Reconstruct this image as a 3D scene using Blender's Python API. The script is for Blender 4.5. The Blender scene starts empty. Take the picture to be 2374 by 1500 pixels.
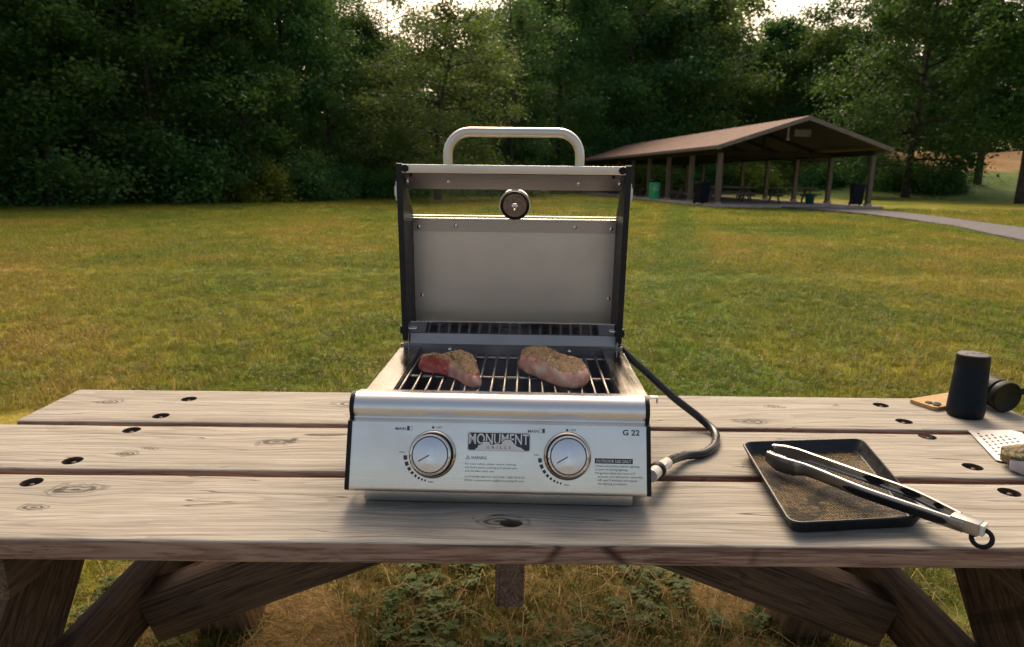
import bpy, bmesh, math, random
import numpy as np
from mathutils import Matrix, Vector, noise as mnoise

random.seed(7)
S = bpy.context.scene
COL = S.collection
R = math.radians

# ------------------------------------------------------------------ camera, sky, sun, exposure
cam = bpy.data.cameras.new('camera')
cam.lens = 24.0
cam.sensor_width = 36.0
cam.sensor_fit = 'HORIZONTAL'
cam.clip_start = 0.02
cam.clip_end = 1500
cam.dof.use_dof = True
cam.dof.focus_distance = 1.2
cam.dof.aperture_fstop = 8.0
camo = bpy.data.objects.new('camera', cam)
COL.objects.link(camo)
pitch, yaw, roll = math.atan((750 - 412) / 1583), -0.003, 0.0117
fwd = Vector((-math.sin(yaw) * math.cos(pitch), math.cos(yaw) * math.cos(pitch), -math.sin(pitch)))
rt = Vector((math.cos(yaw), math.sin(yaw), 0))
up = rt.cross(fwd)
rt2 = math.cos(roll) * rt + math.sin(roll) * up
up2 = -math.sin(roll) * rt + math.cos(roll) * up
camo.matrix_world = Matrix((rt2, up2, -fwd)).transposed().to_4x4()
camo.location = (0, -0.967, 1.297)
S.camera = camo

SUN_EL, SUN_AZ = R(43), R(3)          # azimuth measured from +Y towards +X
world = bpy.data.worlds.new('World')
S.world = world
world.use_nodes = True
wn = world.node_tree
bg = wn.nodes['Background']
sky = wn.nodes.new('ShaderNodeTexSky')
sky.sky_type = 'NISHITA'
sky.sun_disc = False
sky.sun_elevation = SUN_EL
sky.sun_rotation = SUN_AZ
sky.altitude = 100
sky.air_density = 1.0
sky.dust_density = 6.0
sky.ozone_density = 1.0
wb = wn.nodes.new('ShaderNodeMix'); wb.data_type = 'RGBA'; wb.blend_type = 'MULTIPLY'
wb.inputs[0].default_value = 1.0
wb.inputs[7].default_value = (1.0, 0.86, 0.70, 1)      # warm evening air
wn.links.new(sky.outputs[0], wb.inputs[6])
wn.links.new(wb.outputs[2], bg.inputs[0])
bg.inputs[1].default_value = 0.15
sun = bpy.data.lights.new('sun', 'SUN')
sun.energy = 1.5
sun.angle = R(32)
sun.color = (1.0, 0.88, 0.70)
suno = bpy.data.objects.new('sun', sun)
COL.objects.link(suno)
sd = Vector((math.sin(SUN_AZ) * math.cos(SUN_EL), math.cos(SUN_AZ) * math.cos(SUN_EL), math.sin(SUN_EL)))
suno.rotation_euler = (-sd).to_track_quat('-Z', 'Y').to_euler()
suno.location = sd * 50
S.view_settings.view_transform = 'Standard'
S.view_settings.look = 'None'
S.view_settings.exposure = 0.80
S.view_settings.gamma = 1.0
S.view_settings.use_curve_mapping = False
S.render.engine = 'CYCLES'
S.cycles.max_bounces = 8
S.cycles.transparent_max_bounces = 8
S.cycles.use_denoising = True
S.cycles.use_adaptive_sampling = False
S.cycles.sample_clamp_indirect = 1.5
S.cycles.denoising_prefilter = 'NONE'
S.cycles.caustics_reflective = False
S.cycles.caustics_refractive = False

# ------------------------------------------------------------------ helpers: objects
def tag(o, label=None, cat=None, group=None, kind=None):
    if label: o['label'] = label
    if cat: o['category'] = cat
    if group: o['group'] = group
    if kind: o['kind'] = kind
    return o

def empty(name, loc=(0, 0, 0), rz=0.0):
    o = bpy.data.objects.new(name, None)
    o.empty_display_size = 0.1
    o.location = loc
    o.rotation_euler = (0, 0, rz)
    COL.objects.link(o)
    return o

def link(name, me, mats, parent=None, smooth=None):
    o = bpy.data.objects.new(name, me)
    if not isinstance(mats, (list, tuple)): mats = [mats]
    if len(me.materials) == 0:
        for m in mats: me.materials.append(m)
    COL.objects.link(o)
    if parent: o.parent = parent
    if smooth is not None:
        me.shade_smooth()
        if smooth < 180: me.set_sharp_from_angle(angle=R(smooth))
    return o

def dup(o, parent=None):
    c = o.copy()
    COL.objects.link(c)
    c.parent = parent
    for ch in list(o.children): dup(ch, c)
    return c

class MB:
    """collects shapes; build() links them as one mesh object"""
    def __init__(s): s.v = []; s.f = []; s.mi = []; s.M = Matrix.Identity(4)
    def add(s, vs, fs, mi=0):
        b = len(s.v)
        s.v += [tuple(s.M @ Vector(p)) for p in vs]
        s.f += [tuple(b + i for i in f) for f in fs]
        s.mi += [mi] * len(fs)
        return s
    def box(s, c, d, rot=None, mi=0, bev=0.0):
        hx, hy, hz = d[0] / 2, d[1] / 2, d[2] / 2
        m = Matrix.Translation(c) @ (rot if rot else Matrix.Identity(4))
        if bev <= 0:
            vs = [m @ Vector((x * hx, y * hy, z * hz)) for x in (-1, 1) for y in (-1, 1) for z in (-1, 1)]
            fs = [(0, 1, 3, 2), (4, 6, 7, 5), (0, 4, 5, 1), (2, 3, 7, 6), (0, 2, 6, 4), (1, 5, 7, 3)]
            return s.add(vs, fs, mi)
        bm = bmesh.new()
        bmesh.ops.create_cube(bm, size=1, matrix=Matrix.Diagonal((d[0], d[1], d[2], 1)))
        bmesh.ops.bevel(bm, geom=bm.edges[:], offset=bev, segments=2, affect='EDGES', profile=0.6)
        bm.verts.index_update()
        vs = [m @ v.co for v in bm.verts]
        fs = [[v.index for v in f.verts] for f in bm.faces]
        bm.free()
        return s.add(vs, fs, mi)
    def prism(s, prof, x0, x1, mi=0):
        """closed (y,z) profile (counter-clockwise seen from +x) extruded along x"""
        n = len(prof)
        vs = [(x0, y, z) for y, z in prof] + [(x1, y, z) for y, z in prof]
        fs = [(i, (i + 1) % n, n + (i + 1) % n, n + i) for i in range(n)]
        fs += [tuple(range(n - 1, -1, -1)), tuple(range(n, 2 * n))]
        return s.add(vs, fs, mi)
    def flat(s, poly, z0, z1, mi=0):
        n = len(poly)
        vs = [(x, y, z0) for x, y in poly] + [(x, y, z1) for x, y in poly]
        fs = [(i, (i + 1) % n, n + (i + 1) % n, n + i) for i in range(n)]
        fs += [tuple(range(n - 1, -1, -1)), tuple(range(n, 2 * n))]
        return s.add(vs, fs, mi)
    def lathe(s, prof, seg=32, m=None, mi=0, sx=1.0, sy=1.0):
        """(r,z) profile from bottom to top round z; caps closed if r>0"""
        m = m or Matrix.Identity(4)
        vs = []; fs = []
        n = len(prof)
        for r, z in prof:
            for k in range(seg):
                a = 2 * math.pi * k / seg
                vs.append(m @ Vector((r * math.cos(a) * sx, r * math.sin(a) * sy, z)))
        for i in range(n - 1):
            for k in range(seg):
                k2 = (k + 1) % seg
                fs.append((i * seg + k, i * seg + k2, (i + 1) * seg + k2, (i + 1) * seg + k))
        fs.append(tuple(range(seg - 1, -1, -1)))
        fs.append(tuple(range((n - 1) * seg, n * seg)))
        return s.add(vs, fs, mi)
    def tube(s, pts, r, seg=10, smooth=0, mi=0, ell=None):
        pts = [Vector(p) for p in pts]
        rs = r if isinstance(r, (list, tuple)) else [r] * len(pts)
        if smooth:
            P = [pts[0] * 2 - pts[1]] + pts + [pts[-1] * 2 - pts[-2]]
            q = []; qr = []
            for i in range(1, len(P) - 2):
                for k in range(smooth):
                    t = k / smooth
                    a, b, c, d = P[i - 1], P[i], P[i + 1], P[i + 2]
                    q.append(0.5 * ((2 * b) + (c - a) * t + (2 * a - 5 * b + 4 * c - d) * t * t + (3 * b - a - 3 * c + d) * t ** 3))
                    qr.append(rs[i - 1] * (1 - t) + rs[i] * t)
            q.append(pts[-1]); qr.append(rs[-1])
            pts, rs = q, qr
        vs = []; fs = []
        nrm = None
        for i, p in enumerate(pts):
            t = (pts[min(i + 1, len(pts) - 1)] - pts[max(i - 1, 0)]).normalized()
            if nrm is None:
                nrm = t.orthogonal().normalized()
            nrm = (nrm - t * nrm.dot(t)).normalized()
            bi = t.cross(nrm)
            for k in range(seg):
                a = 2 * math.pi * k / seg
                vs.append(p + (nrm * math.cos(a) + bi * math.sin(a)) * rs[i])
        for i in range(len(pts) - 1):
            for k in range(seg):
                k2 = (k + 1) % seg
                fs.append((i * seg + k, i * seg + k2, (i + 1) * seg + k2, (i + 1) * seg + k))
        fs.append(tuple(range(seg - 1, -1, -1)))
        fs.append(tuple(range((len(pts) - 1) * seg, len(pts) * seg)))
        return s.add(vs, fs, mi)
    def ball(s, c, r, mi=0, seg=8, sz=1.0, m=None):
        prof = [(max(r * math.sin(math.pi * (i + 0.02) / (seg / 2 + 0.04)), 1e-5), -r * sz * math.cos(math.pi * (i + .02) / (seg / 2 + .04))) for i in range(seg // 2 + 1)]
        return s.lathe(prof, seg, Matrix.Translation(c) @ (m if m else Matrix.Identity(4)), mi)
    def mesh(s, name):
        me = bpy.data.meshes.new(name)
        me.from_pydata(s.v, [], s.f)
        bm = bmesh.new(); bm.from_mesh(me)
        bmesh.ops.recalc_face_normals(bm, faces=bm.faces[:])
        bm.to_mesh(me); bm.free()
        return me
    def build(s, name, mats, parent=None, smooth=35):
        me = s.mesh(name)
        o = link(name, me, mats, parent, None)
        if any(s.mi): me.polygons.foreach_set('material_index', s.mi)
        if smooth is not None:
            me.shade_smooth(); me.set_sharp_from_angle(angle=R(smooth))
        return o

def box_between(mb, a, b, w, h, upv=(0, 0, 1), mi=0, bev=0.004):
    """bar from a to b; h along upv-ish, w across"""
    a, b = Vector(a), Vector(b)
    t = (b - a).normalized(); u = Vector(upv)
    u = (u - t * u.dot(t)).normalized(); w_ = t.cross(u)
    m = Matrix((t, w_, u)).transposed().to_4x4()
    return mb.box((a + b) / 2, ((b - a).length, w, h), m, mi, bev)

def fastmesh(name, V, F, attrs=None):
    """numpy quads/tris -> mesh"""
    me = bpy.data.meshes.new(name)
    n, k = F.shape
    me.vertices.add(len(V)); me.vertices.foreach_set('co', np.asarray(V, np.float32).ravel())
    me.loops.add(n * k); me.loops.foreach_set('vertex_index', F.astype(np.int32).ravel())
    me.polygons.add(n); me.polygons.foreach_set('loop_start', np.arange(0, n * k, k, dtype=np.int32))
    me.update(calc_edges=True)
    for nm, val in (attrs or {}).items():
        a = me.attributes.new(nm, 'FLOAT', 'POINT')
        a.data.foreach_set('value', np.asarray(val, np.float32))
    return me

def bake(o):
    """apply modifiers"""
    dg = bpy.context.evaluated_depsgraph_get()
    me = bpy.data.meshes.new_from_object(o.evaluated_get(dg))
    o.modifiers.clear()
    o.data = me
    return o

# ------------------------------------------------------------------ helpers: materials
class NB:
    def __init__(s, name):
        s.mat = bpy.data.materials.new(name); s.mat.use_nodes = True
        s.t = s.mat.node_tree; s.n = s.t.nodes; s.l = s.t.links
        s.bsdf = s.n['Principled BSDF']; s.out = s.n['Material Output']
    def node(s, typ, **kw):
        n = s.n.new(typ)
        for k, v in kw.items(): setattr(n, k, v)
        return n
    def put(s, sock, v):
        if v is None: return
        if isinstance(v, bpy.types.NodeSocket): s.l.new(v, sock)
        else: sock.default_value = v
    def math(s, op, a, b=None, c=None, clamp=False):
        n = s.node('ShaderNodeMath', operation=op); n.use_clamp = clamp
        s.put(n.inputs[0], a); s.put(n.inputs[1], b); s.put(n.inputs[2], c)
        return n.outputs[0]
    def coord(s, kind='Object'):
        return s.node('ShaderNodeTexCoord').outputs[kind]
    def pos(s): return s.node('ShaderNodeNewGeometry').outputs['Position']
    def sep(s, v):
        n = s.node('ShaderNodeSeparateXYZ'); s.put(n.inputs[0], v); return n.outputs
    def comb(s, x=0.0, y=0.0, z=0.0):
        n = s.node('ShaderNodeCombineXYZ')
        s.put(n.inputs[0], x); s.put(n.inputs[1], y); s.put(n.inputs[2], z); return n.outputs[0]
    def scale(s, v, sc):
        n = s.node('ShaderNodeVectorMath', operation='MULTIPLY'); s.put(n.inputs[0], v); n.inputs[1].default_value = sc; return n.outputs[0]
    def noise(s, v, scale, detail=3.0, rough=0.55, dist=0.0, out='Fac'):
        n = s.node('ShaderNodeTexNoise'); s.put(n.inputs['Vector'], v)
        n.inputs['Scale'].default_value = scale; n.inputs['Detail'].default_value = detail
        n.inputs['Roughness'].default_value = rough; n.inputs['Distortion'].default_value = dist
        return n.outputs[out]
    def voro(s, v, scale, feature='F1', out='Distance', rnd=1.0):
        n = s.node('ShaderNodeTexVoronoi', feature=feature); s.put(n.inputs['Vector'], v)
        n.inputs['Scale'].default_value = scale; n.inputs['Randomness'].default_value = rnd
        return n.outputs[out]
    def ramp(s, f, stops, interp='LINEAR'):
        n = s.node('ShaderNodeValToRGB'); n.color_ramp.interpolation = interp
        e = n.color_ramp.elements
        while len(e) < len(stops): e.new(0.5)
        for el, (p, c) in zip(e, stops):
            el.position = p; el.color = (c[0], c[1], c[2], 1) if not isinstance(c, (int, float)) else (c, c, c, 1)
        s.put(n.inputs[0], f); return n.outputs[0]
    def mix(s, f, a, b, blend='MIX'):
        n = s.node('ShaderNodeMix', data_type='RGBA', blend_type=blend)
        s.put(n.inputs[0], f)
        for i, v in ((6, a), (7, b)):
            if isinstance(v, tuple) and len(v) == 3: v = (*v, 1)
            s.put(n.inputs[i], v)
        return n.outputs[2]
    def mapr(s, v, a, b, c=0.0, d=1.0, smooth=True):
        n = s.node('ShaderNodeMapRange'); n.interpolation_type = 'SMOOTHSTEP' if smooth else 'LINEAR'
        s.put(n.inputs[0], v)
        for i, x in enumerate((a, b, c, d)): n.inputs[i + 1].default_value = x
        return n.outputs[0]
    def attr(s, name):
        return s.node('ShaderNodeAttribute', attribute_name=name).outputs['Fac']
    def bump(s, h, strength=0.3, dist=0.002):
        n = s.node('ShaderNodeBump'); n.inputs['Strength'].default_value = strength; n.inputs['Distance'].default_value = dist
        s.put(n.inputs['Height'], h); s.l.new(n.outputs[0], s.bsdf.inputs['Normal']); return n
    def set(s, **kw):
        for k, v in kw.items(): 
            if isinstance(v, tuple) and len(v) == 3 and k == 'Base_Color': v = (*v, 1)
            s.put(s.bsdf.inputs[k.replace('_', ' ')], v)
        return s

def mat(name, col, rough=0.5, metal=0.0, var=0.15, nsc=30.0, bump=0.0, bsc=200.0, spec=0.5, coat=0.0):
    b = NB(name); c = b.coord()
    n = b.noise(c, nsc, 4)
    lo = tuple(x * (1 - var) for x in col); hi = tuple(min(x * (1 + var), 1) for x in col)
    b.set(Base_Color=b.ramp(n, [(0.3, lo), (0.7, hi)]), Metallic=metal, Coat_Weight=coat)
    b.bsdf.inputs['Specular IOR Level'].default_value = spec
    b.put(b.bsdf.inputs['Roughness'], b.mapr(b.noise(c, nsc * 2.3, 3), 0.3, 0.7, max(rough - 0.06, 0.02), rough + 0.06))
    if bump: b.bump(b.noise(c, bsc, 3), bump, 0.001)
    return b.mat

def steel(name, col=(0.60, 0.585, 0.56), rough=0.27, streak=(2, 160, 160), amt=0.06, smudge=0.05):
    b = NB(name); c = b.coord()
    st = b.noise(b.scale(c, streak), 3.0, 3)
    sm = b.noise(c, 7.0, 4, 0.6)
    r = b.math('ADD', b.mapr(st, 0.25, 0.75, rough - amt, rough + amt), b.mapr(sm, 0.45, 0.75, 0.0, smudge))
    b.set(Base_Color=b.mix(b.mapr(sm, 0.4, 0.8), col, tuple(x * 0.92 for x in col)), Metallic=1.0, Roughness=r)
    b.bump(st, 0.04, 0.0004)
    return b.mat

def wood(name, light, mid, dark, knots=(), axis='x', grain=46.0, contrast=1.0, blotch=0.25, seedz=0.0, rough=0.75, bump=0.35):
    b = NB(name); c = b.coord(); o = b.sep(c)
    if axis == 'x': x, y, z = o[0], o[1], o[2]
    elif axis == 'y': x, y, z = o[1], o[0], o[2]
    else: x, y, z = o[2], o[0], o[1]
    ky_ = None; kn = None
    y = b.math('ADD', y, b.math('MULTIPLY', b.math('SUBTRACT', b.noise(b.comb(x, b.math('MULTIPLY', y, 2.0), seedz), 2.2, 2), 0.5), 0.05))
    for (kx, kyy, kr) in knots:
        dx = b.math('MULTIPLY', b.math('SUBTRACT', x, kx), 1 / (2.0 * kr))
        dyr = b.math('SUBTRACT', y, kyy)
        dy = b.math('MULTIPLY', dyr, 1 / kr)
        d2 = b.math('ADD', b.math('MULTIPLY', dx, dx), b.math('MULTIPLY', dy, dy))
        e = b.math('POWER', 2.718, b.math('MULTIPLY', d2, -0.55))
        y = b.math('SUBTRACT', y, b.math('MULTIPLY', dyr, b.math('MULTIPLY', e, 0.82)))
        d2 = b.math('MULTIPLY', d2, b.mapr(b.noise(b.comb(b.math('MULTIPLY', x, 26.0), b.math('MULTIPLY', y, 40.0), kx), 1.0, 3, 0.65), 0.3, 0.7, 0.45, 1.75, False))
        m = b.mapr(d2, 0.18, 1.25, 1.0, 0.0)
        ring = b.math('MULTIPLY', b.math('ADD', b.math('SINE', b.math('MULTIPLY', b.math('POWER', d2, 0.5), 17.0)), 1.25), 0.46)
        k = b.math('MULTIPLY', m, ring, clamp=True)
        kn = k if kn is None else b.math('MAXIMUM', kn, k)
    zz = b.math('ADD', z, seedz)
    streak = b.noise(b.comb(b.math('MULTIPLY', x, 1.3), b.math('MULTIPLY', y, grain), b.math('MULTIPLY', zz, grain)), 1.0, 4, 0.6)
    fine = b.noise(b.comb(b.math('MULTIPLY', x, 5.0), b.math('MULTIPLY', y, grain * 5.5), b.math('MULTIPLY', zz, grain * 5.5)), 1.0, 5, 0.75)
    # growth-ring lines: contour lines of a stretched field
    fld = b.noise(b.comb(b.math('MULTIPLY', x, 0.55), b.math('MULTIPLY', y, 9.0), b.math('MULTIPLY', zz, 9.0)), 1.0, 1, 0.4)
    ph = b.math('FRACT', b.math('MULTIPLY', fld, 26.0))
    line = b.mapr(ph, 0.0, 0.55, 1.0, 0.0)
    crk = b.noise(b.comb(b.math('MULTIPLY', x, 1.1), b.math('MULTIPLY', y, 17.0), b.math('ADD', zz, 3.3)), 1.0, 2, 0.5)
    crack = b.math('MULTIPLY', b.mapr(b.math('ABSOLUTE', b.math('SUBTRACT', crk, 0.5)), 0.0, 0.007, 1.0, 0.0), b.mapr(b.noise(b.comb(b.math('MULTIPLY', x, 2.0), b.math('MULTIPLY', y, 9.0), 0.0), 1.0, 2), 0.46, 0.56))
    bl = b.noise(b.comb(b.math('MULTIPLY', x, 2.0), b.math('MULTIPLY', y, 5.0), zz), 1.3, 3)
    col = b.mix(b.mapr(streak, 0.35, 0.68), light, mid)
    col = b.mix(b.math('MULTIPLY', line, 0.30 * contrast), col, dark)
    col = b.mix(b.math('MULTIPLY', b.mapr(fine, 0.47, 0.62), 0.55 * contrast), col, dark)
    col = b.mix(b.math('MULTIPLY', b.mapr(b.noise(b.comb(b.math('MULTIPLY', x, 1.1), b.math('MULTIPLY', y, grain * 1.9), b.math('MULTIPLY', zz, grain * 1.9)), 1.0, 5, 0.75), 0.535, 0.60), 0.50 * contrast), col, tuple(v * 0.7 for v in dark))
    col = b.mix(b.math('MULTIPLY', b.mapr(bl, 0.45, 0.75), blotch), col, dark)
    col = b.mix(b.math('MULTIPLY', crack, 0.85), col, tuple(v * 0.18 for v in dark))
    if kn is not None: col = b.mix(b.math('MULTIPLY', kn, 0.85), col, tuple(v * 0.25 for v in dark))
    b.set(Base_Color=col, Roughness=rough)
    b.bsdf.inputs['Specular IOR Level'].default_value = 0.25
    h = b.math('SUBTRACT', b.math('ADD', b.math('MULTIPLY', fine, 0.5), b.math('MULTIPLY', line, -0.6)), b.math('MULTIPLY', crack, 2.5))
    if kn is not None: h = b.math('SUBTRACT', h, kn)
    b.bump(h, bump, 0.0015)
    return b.mat

def lawn_colour(b, p):
    """patch colour of the lawn from world position, shared by soil sheet and blades"""
    p2 = b.scale(p, (1.0, 0.62, 0.0))
    n1 = b.noise(p2, 0.33, 5, 0.62, 0.4)
    n2 = b.noise(p2, 1.7, 4, 0.65)
    n3 = b.noise(p2, 0.10, 3, 0.5)
    f = b.math('ADD', b.math('MULTIPLY', n1, 0.55), b.math('ADD', b.math('MULTIPLY', n2, 0.25), b.math('MULTIPLY', n3, 0.2)))
    col = b.ramp(f, [(0.37, (0.065, 0.135, 0.014)), (0.45, (0.160, 0.205, 0.020)), (0.515, (0.265, 0.250, 0.028)), (0.60, (0.36, 0.25, 0.060))])
    # a greener strip running away right of the grill
    o = b.sep(p)
    ds = b.math('ABSOLUTE', b.math('SUBTRACT', o[0], b.math('MULTIPLY', b.math('ADD', o[1], 1.0), 0.245)))
    sw = b.math('ADD', ds, b.math('MULTIPLY', b.math('SUBTRACT', b.noise(p2, 1.1, 3), 0.5), 1.3))
    col = b.mix(b.mapr(sw, 0.15, 0.85, 0.75, 0.0), col, (0.085, 0.180, 0.016))
    # worn, dry ground round the table
    dx = b.math('MULTIPLY', b.math('SUBTRACT', o[0], 0.1), 0.55)
    dy = b.math('MULTIPLY', b.math('SUBTRACT', o[1], 0.6), 0.62)
    d = b.math('SQRT', b.math('ADD', b.math('MULTIPLY', dx, dx), b.math('MULTIPLY', dy, dy)))
    w = b.mapr(b.math('ADD', d, b.math('MULTIPLY', b.math('SUBTRACT', b.noise(p, 3.2, 3), 0.5), 1.1)), 0.45, 1.05, 1.0, 0.0)
    return col, w

# ------------------------------------------------------------------ materials
M = {}
M['steel'] = steel('brushed_steel', (0.76, 0.735, 0.705), 0.29, (2, 160, 160), 0.03, 0.10)
M['steel_lid'] = steel('satin_steel', (0.58, 0.575, 0.565), 0.42, (160, 2, 2), 0.04)
M['strip'] = steel('warm_strip_steel', (0.37, 0.345, 0.33), 0.45, (2, 80, 80), 0.03)
M['splash'] = steel('mirror_steel', (0.50, 0.47, 0.47), 0.1, (2, 60, 60), 0.02, 0.03)
M['steel_dark'] = steel('tinted_steel', (0.36, 0.35, 0.36), 0.3, (2, 120, 120), 0.04)
M['rail'] = steel('rail_steel', (0.27, 0.25, 0.225), 0.16, (40, 2, 40), 0.05, 0.15)
M['tube'] = steel('handle_steel', (0.64, 0.60, 0.55), 0.36, (2, 90, 90), 0.04)
M['chrome'] = steel('chrome', (0.72, 0.72, 0.72), 0.06, (20, 20, 20), 0.02, 0.02)
M['bright'] = steel('tong_steel', (0.40, 0.385, 0.37), 0.34, (3, 120, 120), 0.05)
M['black_paint'] = mat('black_enamel', (0.010, 0.014, 0.020), 0.5, var=0.2, bump=0.05, bsc=600, spec=0.3)
M['black_plastic'] = mat('black_plastic', (0.006, 0.007, 0.009), 0.5, var=0.2, spec=0.25)
M['black_rubber'] = mat('black_rubber', (0.005, 0.007, 0.010), 0.5, var=0.3, nsc=60, spec=0.22)
M['hose'] = mat('hose_rubber', (0.008, 0.009, 0.011), 0.28, var=0.3, nsc=60, bump=0.15, bsc=500)
M['firebox'] = mat('firebox_steel', (0.30, 0.285, 0.30), 0.45, 0.85, 0.3, 9)
M['soot'] = mat('dark_enamel', (0.15, 0.14, 0.155), 0.42, 0.4, 0.35, 12)
M['rod'] = steel('grate_rod', (0.34, 0.31, 0.285), 0.3, (20, 2, 20), 0.06, 0.2)
M['ink'] = mat('grey_ink', (0.060, 0.056, 0.062), 0.6, var=0.15)
M['navy'] = mat('navy_ink', (0.022, 0.030, 0.048), 0.45, var=0.15)
M['white_print'] = mat('white_print', (0.72, 0.71, 0.70), 0.4, var=0.04)
M['white_plastic'] = mat('white_plastic', (0.72, 0.69, 0.63), 0.4, var=0.06)
M['brass'] = steel('pale_brass', (0.56, 0.47, 0.30), 0.22, (10, 10, 10), 0.05)
M['ringgold'] = steel('warm_bezel', (0.55, 0.50, 0.40), 0.1, (20, 20, 20), 0.03, 0.02)
M['dial'] = mat('dark_dial', (0.22, 0.175, 0.165), 0.3, 0.85, 0.2, 40)
M['rust'] = mat('rusty_bolt', (0.09, 0.05, 0.03), 0.6, 0.5, 0.5, 160, 0.3, 400)
M['concrete'] = mat('concrete', (0.40, 0.32, 0.28), 0.9, var=0.2, nsc=2.0, bump=0.2, bsc=40)
M['asphalt'] = mat('asphalt', (0.105, 0.10, 0.108), 0.9, var=0.22, nsc=3.0, bump=0.5, bsc=60)

def glass_mat():
    b = NB('window_glass')
    n = b.noise(b.scale(b.coord(), (60, 3, 3)), 1.0, 3)
    b.set(Base_Color=(0.93, 0.95, 0.92), Roughness=b.mapr(n, 0.55, 0.75, 0.0, 0.06), Transmission_Weight=1.0, IOR=1.18)
    return b.mat
M['glass'] = glass_mat()

def knob_face_mat():
    b = NB('spun_aluminium'); o = b.sep(b.coord())
    r = b.math('SQRT', b.math('ADD', b.math('MULTIPLY', o[0], o[0]), b.math('MULTIPLY', o[1], o[1])))
    n = b.noise(b.comb(r, 0.0, 0.0), 2500.0, 2)
    b.set(Base_Color=(0.74, 0.75, 0.78), Metallic=1.0, Roughness=b.mapr(n, 0.3, 0.7, 0.26, 0.36))
    b.bsdf.inputs['Anisotropic'].default_value = 0.75
    tg = b.node('ShaderNodeTangent'); tg.direction_type = 'RADIAL'; tg.axis = 'Z'
    b.l.new(tg.outputs[0], b.bsdf.inputs['Tangent'])
    return b.mat
M['knob_face'] = knob_face_mat()

WL, WM, WD = (0.425, 0.392, 0.332), (0.35, 0.316, 0.262), (0.145, 0.122, 0.096)
M['plank_front'] = wood('weathered_plank_front', WL, WM, WD, [(-0.83, 0.055, 0.026), (-0.86, -0.012, 0.016), (-0.068, -0.052, 0.026), (-0.04, 0.06, .012), (0.62, 0.03, 0.012)], seedz=0.3)
M['plank_mid'] = wood('weathered_plank_mid', WL, WM, WD, [(-0.83, -0.04, 0.016), (-0.80, -0.012, 0.012), (-0.55, 0.025, 0.022), (0.52, -0.065, 0.05), (1.1, -0.07, 0.03)], seedz=1.7)
M['plank_back'] = wood('weathered_plank_back', WL, WM, WD, [(-1.06, 0.02, 0.020), (-0.46, 0.02, 0.030), (-0.42, -0.05, 0.018), (0.51, -0.075, 0.022), (0.6, 0.035, 0.016)], seedz=4.1)
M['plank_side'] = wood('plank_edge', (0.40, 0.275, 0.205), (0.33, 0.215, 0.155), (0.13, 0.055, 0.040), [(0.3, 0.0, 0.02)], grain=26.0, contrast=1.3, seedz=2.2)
M['hole_wood'] = mat('dark_hole_wood', (0.085, 0.06, 0.045), 0.9, var=0.4, nsc=80)
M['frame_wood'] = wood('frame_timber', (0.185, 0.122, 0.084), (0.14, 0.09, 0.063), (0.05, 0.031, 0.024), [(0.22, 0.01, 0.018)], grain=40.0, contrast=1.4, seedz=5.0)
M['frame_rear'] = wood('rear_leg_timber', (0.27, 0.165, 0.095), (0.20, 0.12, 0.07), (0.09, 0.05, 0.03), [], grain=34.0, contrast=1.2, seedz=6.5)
M['frame_wood_z'] = wood('leg_timber', (0.22, 0.135, 0.08), (0.165, 0.10, 0.06), (0.06, 0.035, 0.024), [], axis='z', grain=30.0, contrast=1.3, seedz=6.0)
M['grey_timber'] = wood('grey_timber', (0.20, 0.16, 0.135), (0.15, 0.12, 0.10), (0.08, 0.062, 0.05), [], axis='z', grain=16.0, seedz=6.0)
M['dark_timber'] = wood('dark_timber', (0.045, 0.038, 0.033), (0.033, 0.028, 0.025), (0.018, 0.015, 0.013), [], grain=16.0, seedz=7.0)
M['table_timber'] = wood('table_timber', (0.24, 0.20, 0.17), (0.18, 0.15, 0.125), (0.10, 0.08, 0.065), [], grain=16.0, seedz=7.5)
M['trim_timber'] = wood('fascia_timber', (0.26, 0.215, 0.20), (0.22, 0.18, 0.165), (0.12, 0.09, 0.085), [], grain=14.0, seedz=8.0)
M['bamboo'] = wood('bamboo_case', (0.50, 0.33, 0.15), (0.44, 0.28, 0.12), (0.30, 0.17, 0.07), [], grain=60.0, contrast=0.6, blotch=0.1, seedz=9.0, rough=0.5, bump=0.1)

def leaf_mat(name, c0, c1, trans, rough=0.5, hue=0.25):
    b = NB(name)
    oi = b.node('ShaderNodeObjectInfo')
    t = b.attr('tint')
    col = b.mix(t, c0, c1)
    hs = b.node('ShaderNodeHueSaturation')
    b.put(hs.inputs['Hue'], b.mapr(oi.outputs['Random'], 0, 1, 0.5 - 0.03 * hue * 4, 0.5 + 0.014 * hue * 4, False))
    b.put(hs.inputs['Value'], b.mapr(oi.outputs['Random'], 0, 1, 0.8, 1.2, False))
    hs.inputs['Saturation'].default_value = 1.0
    b.l.new(col, hs.inputs['Color'])
    b.set(Base_Color=hs.outputs[0], Roughness=rough)
    b.bsdf.inputs['Specular IOR Level'].default_value = 0.12
    tr = b.node('ShaderNodeBsdfTranslucent')
    b.put(tr.inputs['Color'], b.mix(0.5, hs.outputs[0], trans))
    mx = b.node('ShaderNodeMixShader'); mx.inputs[0].default_value = 0.30
    b.l.new(b.bsdf.outputs[0], mx.inputs[1]); b.l.new(tr.outputs[0], mx.inputs[2]); b.l.new(mx.outputs[0], b.out.inputs['Surface'])
    return b.mat
M['leaf'] = leaf_mat('tree_leaf', (0.018, 0.078, 0.038), (0.088, 0.195, 0.050), (0.20, 0.34, 0.04))
M['leaf_light'] = leaf_mat('pale_tree_leaf', (0.032, 0.110, 0.044), (0.145, 0.25, 0.062), (0.30, 0.40, 0.05))
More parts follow.
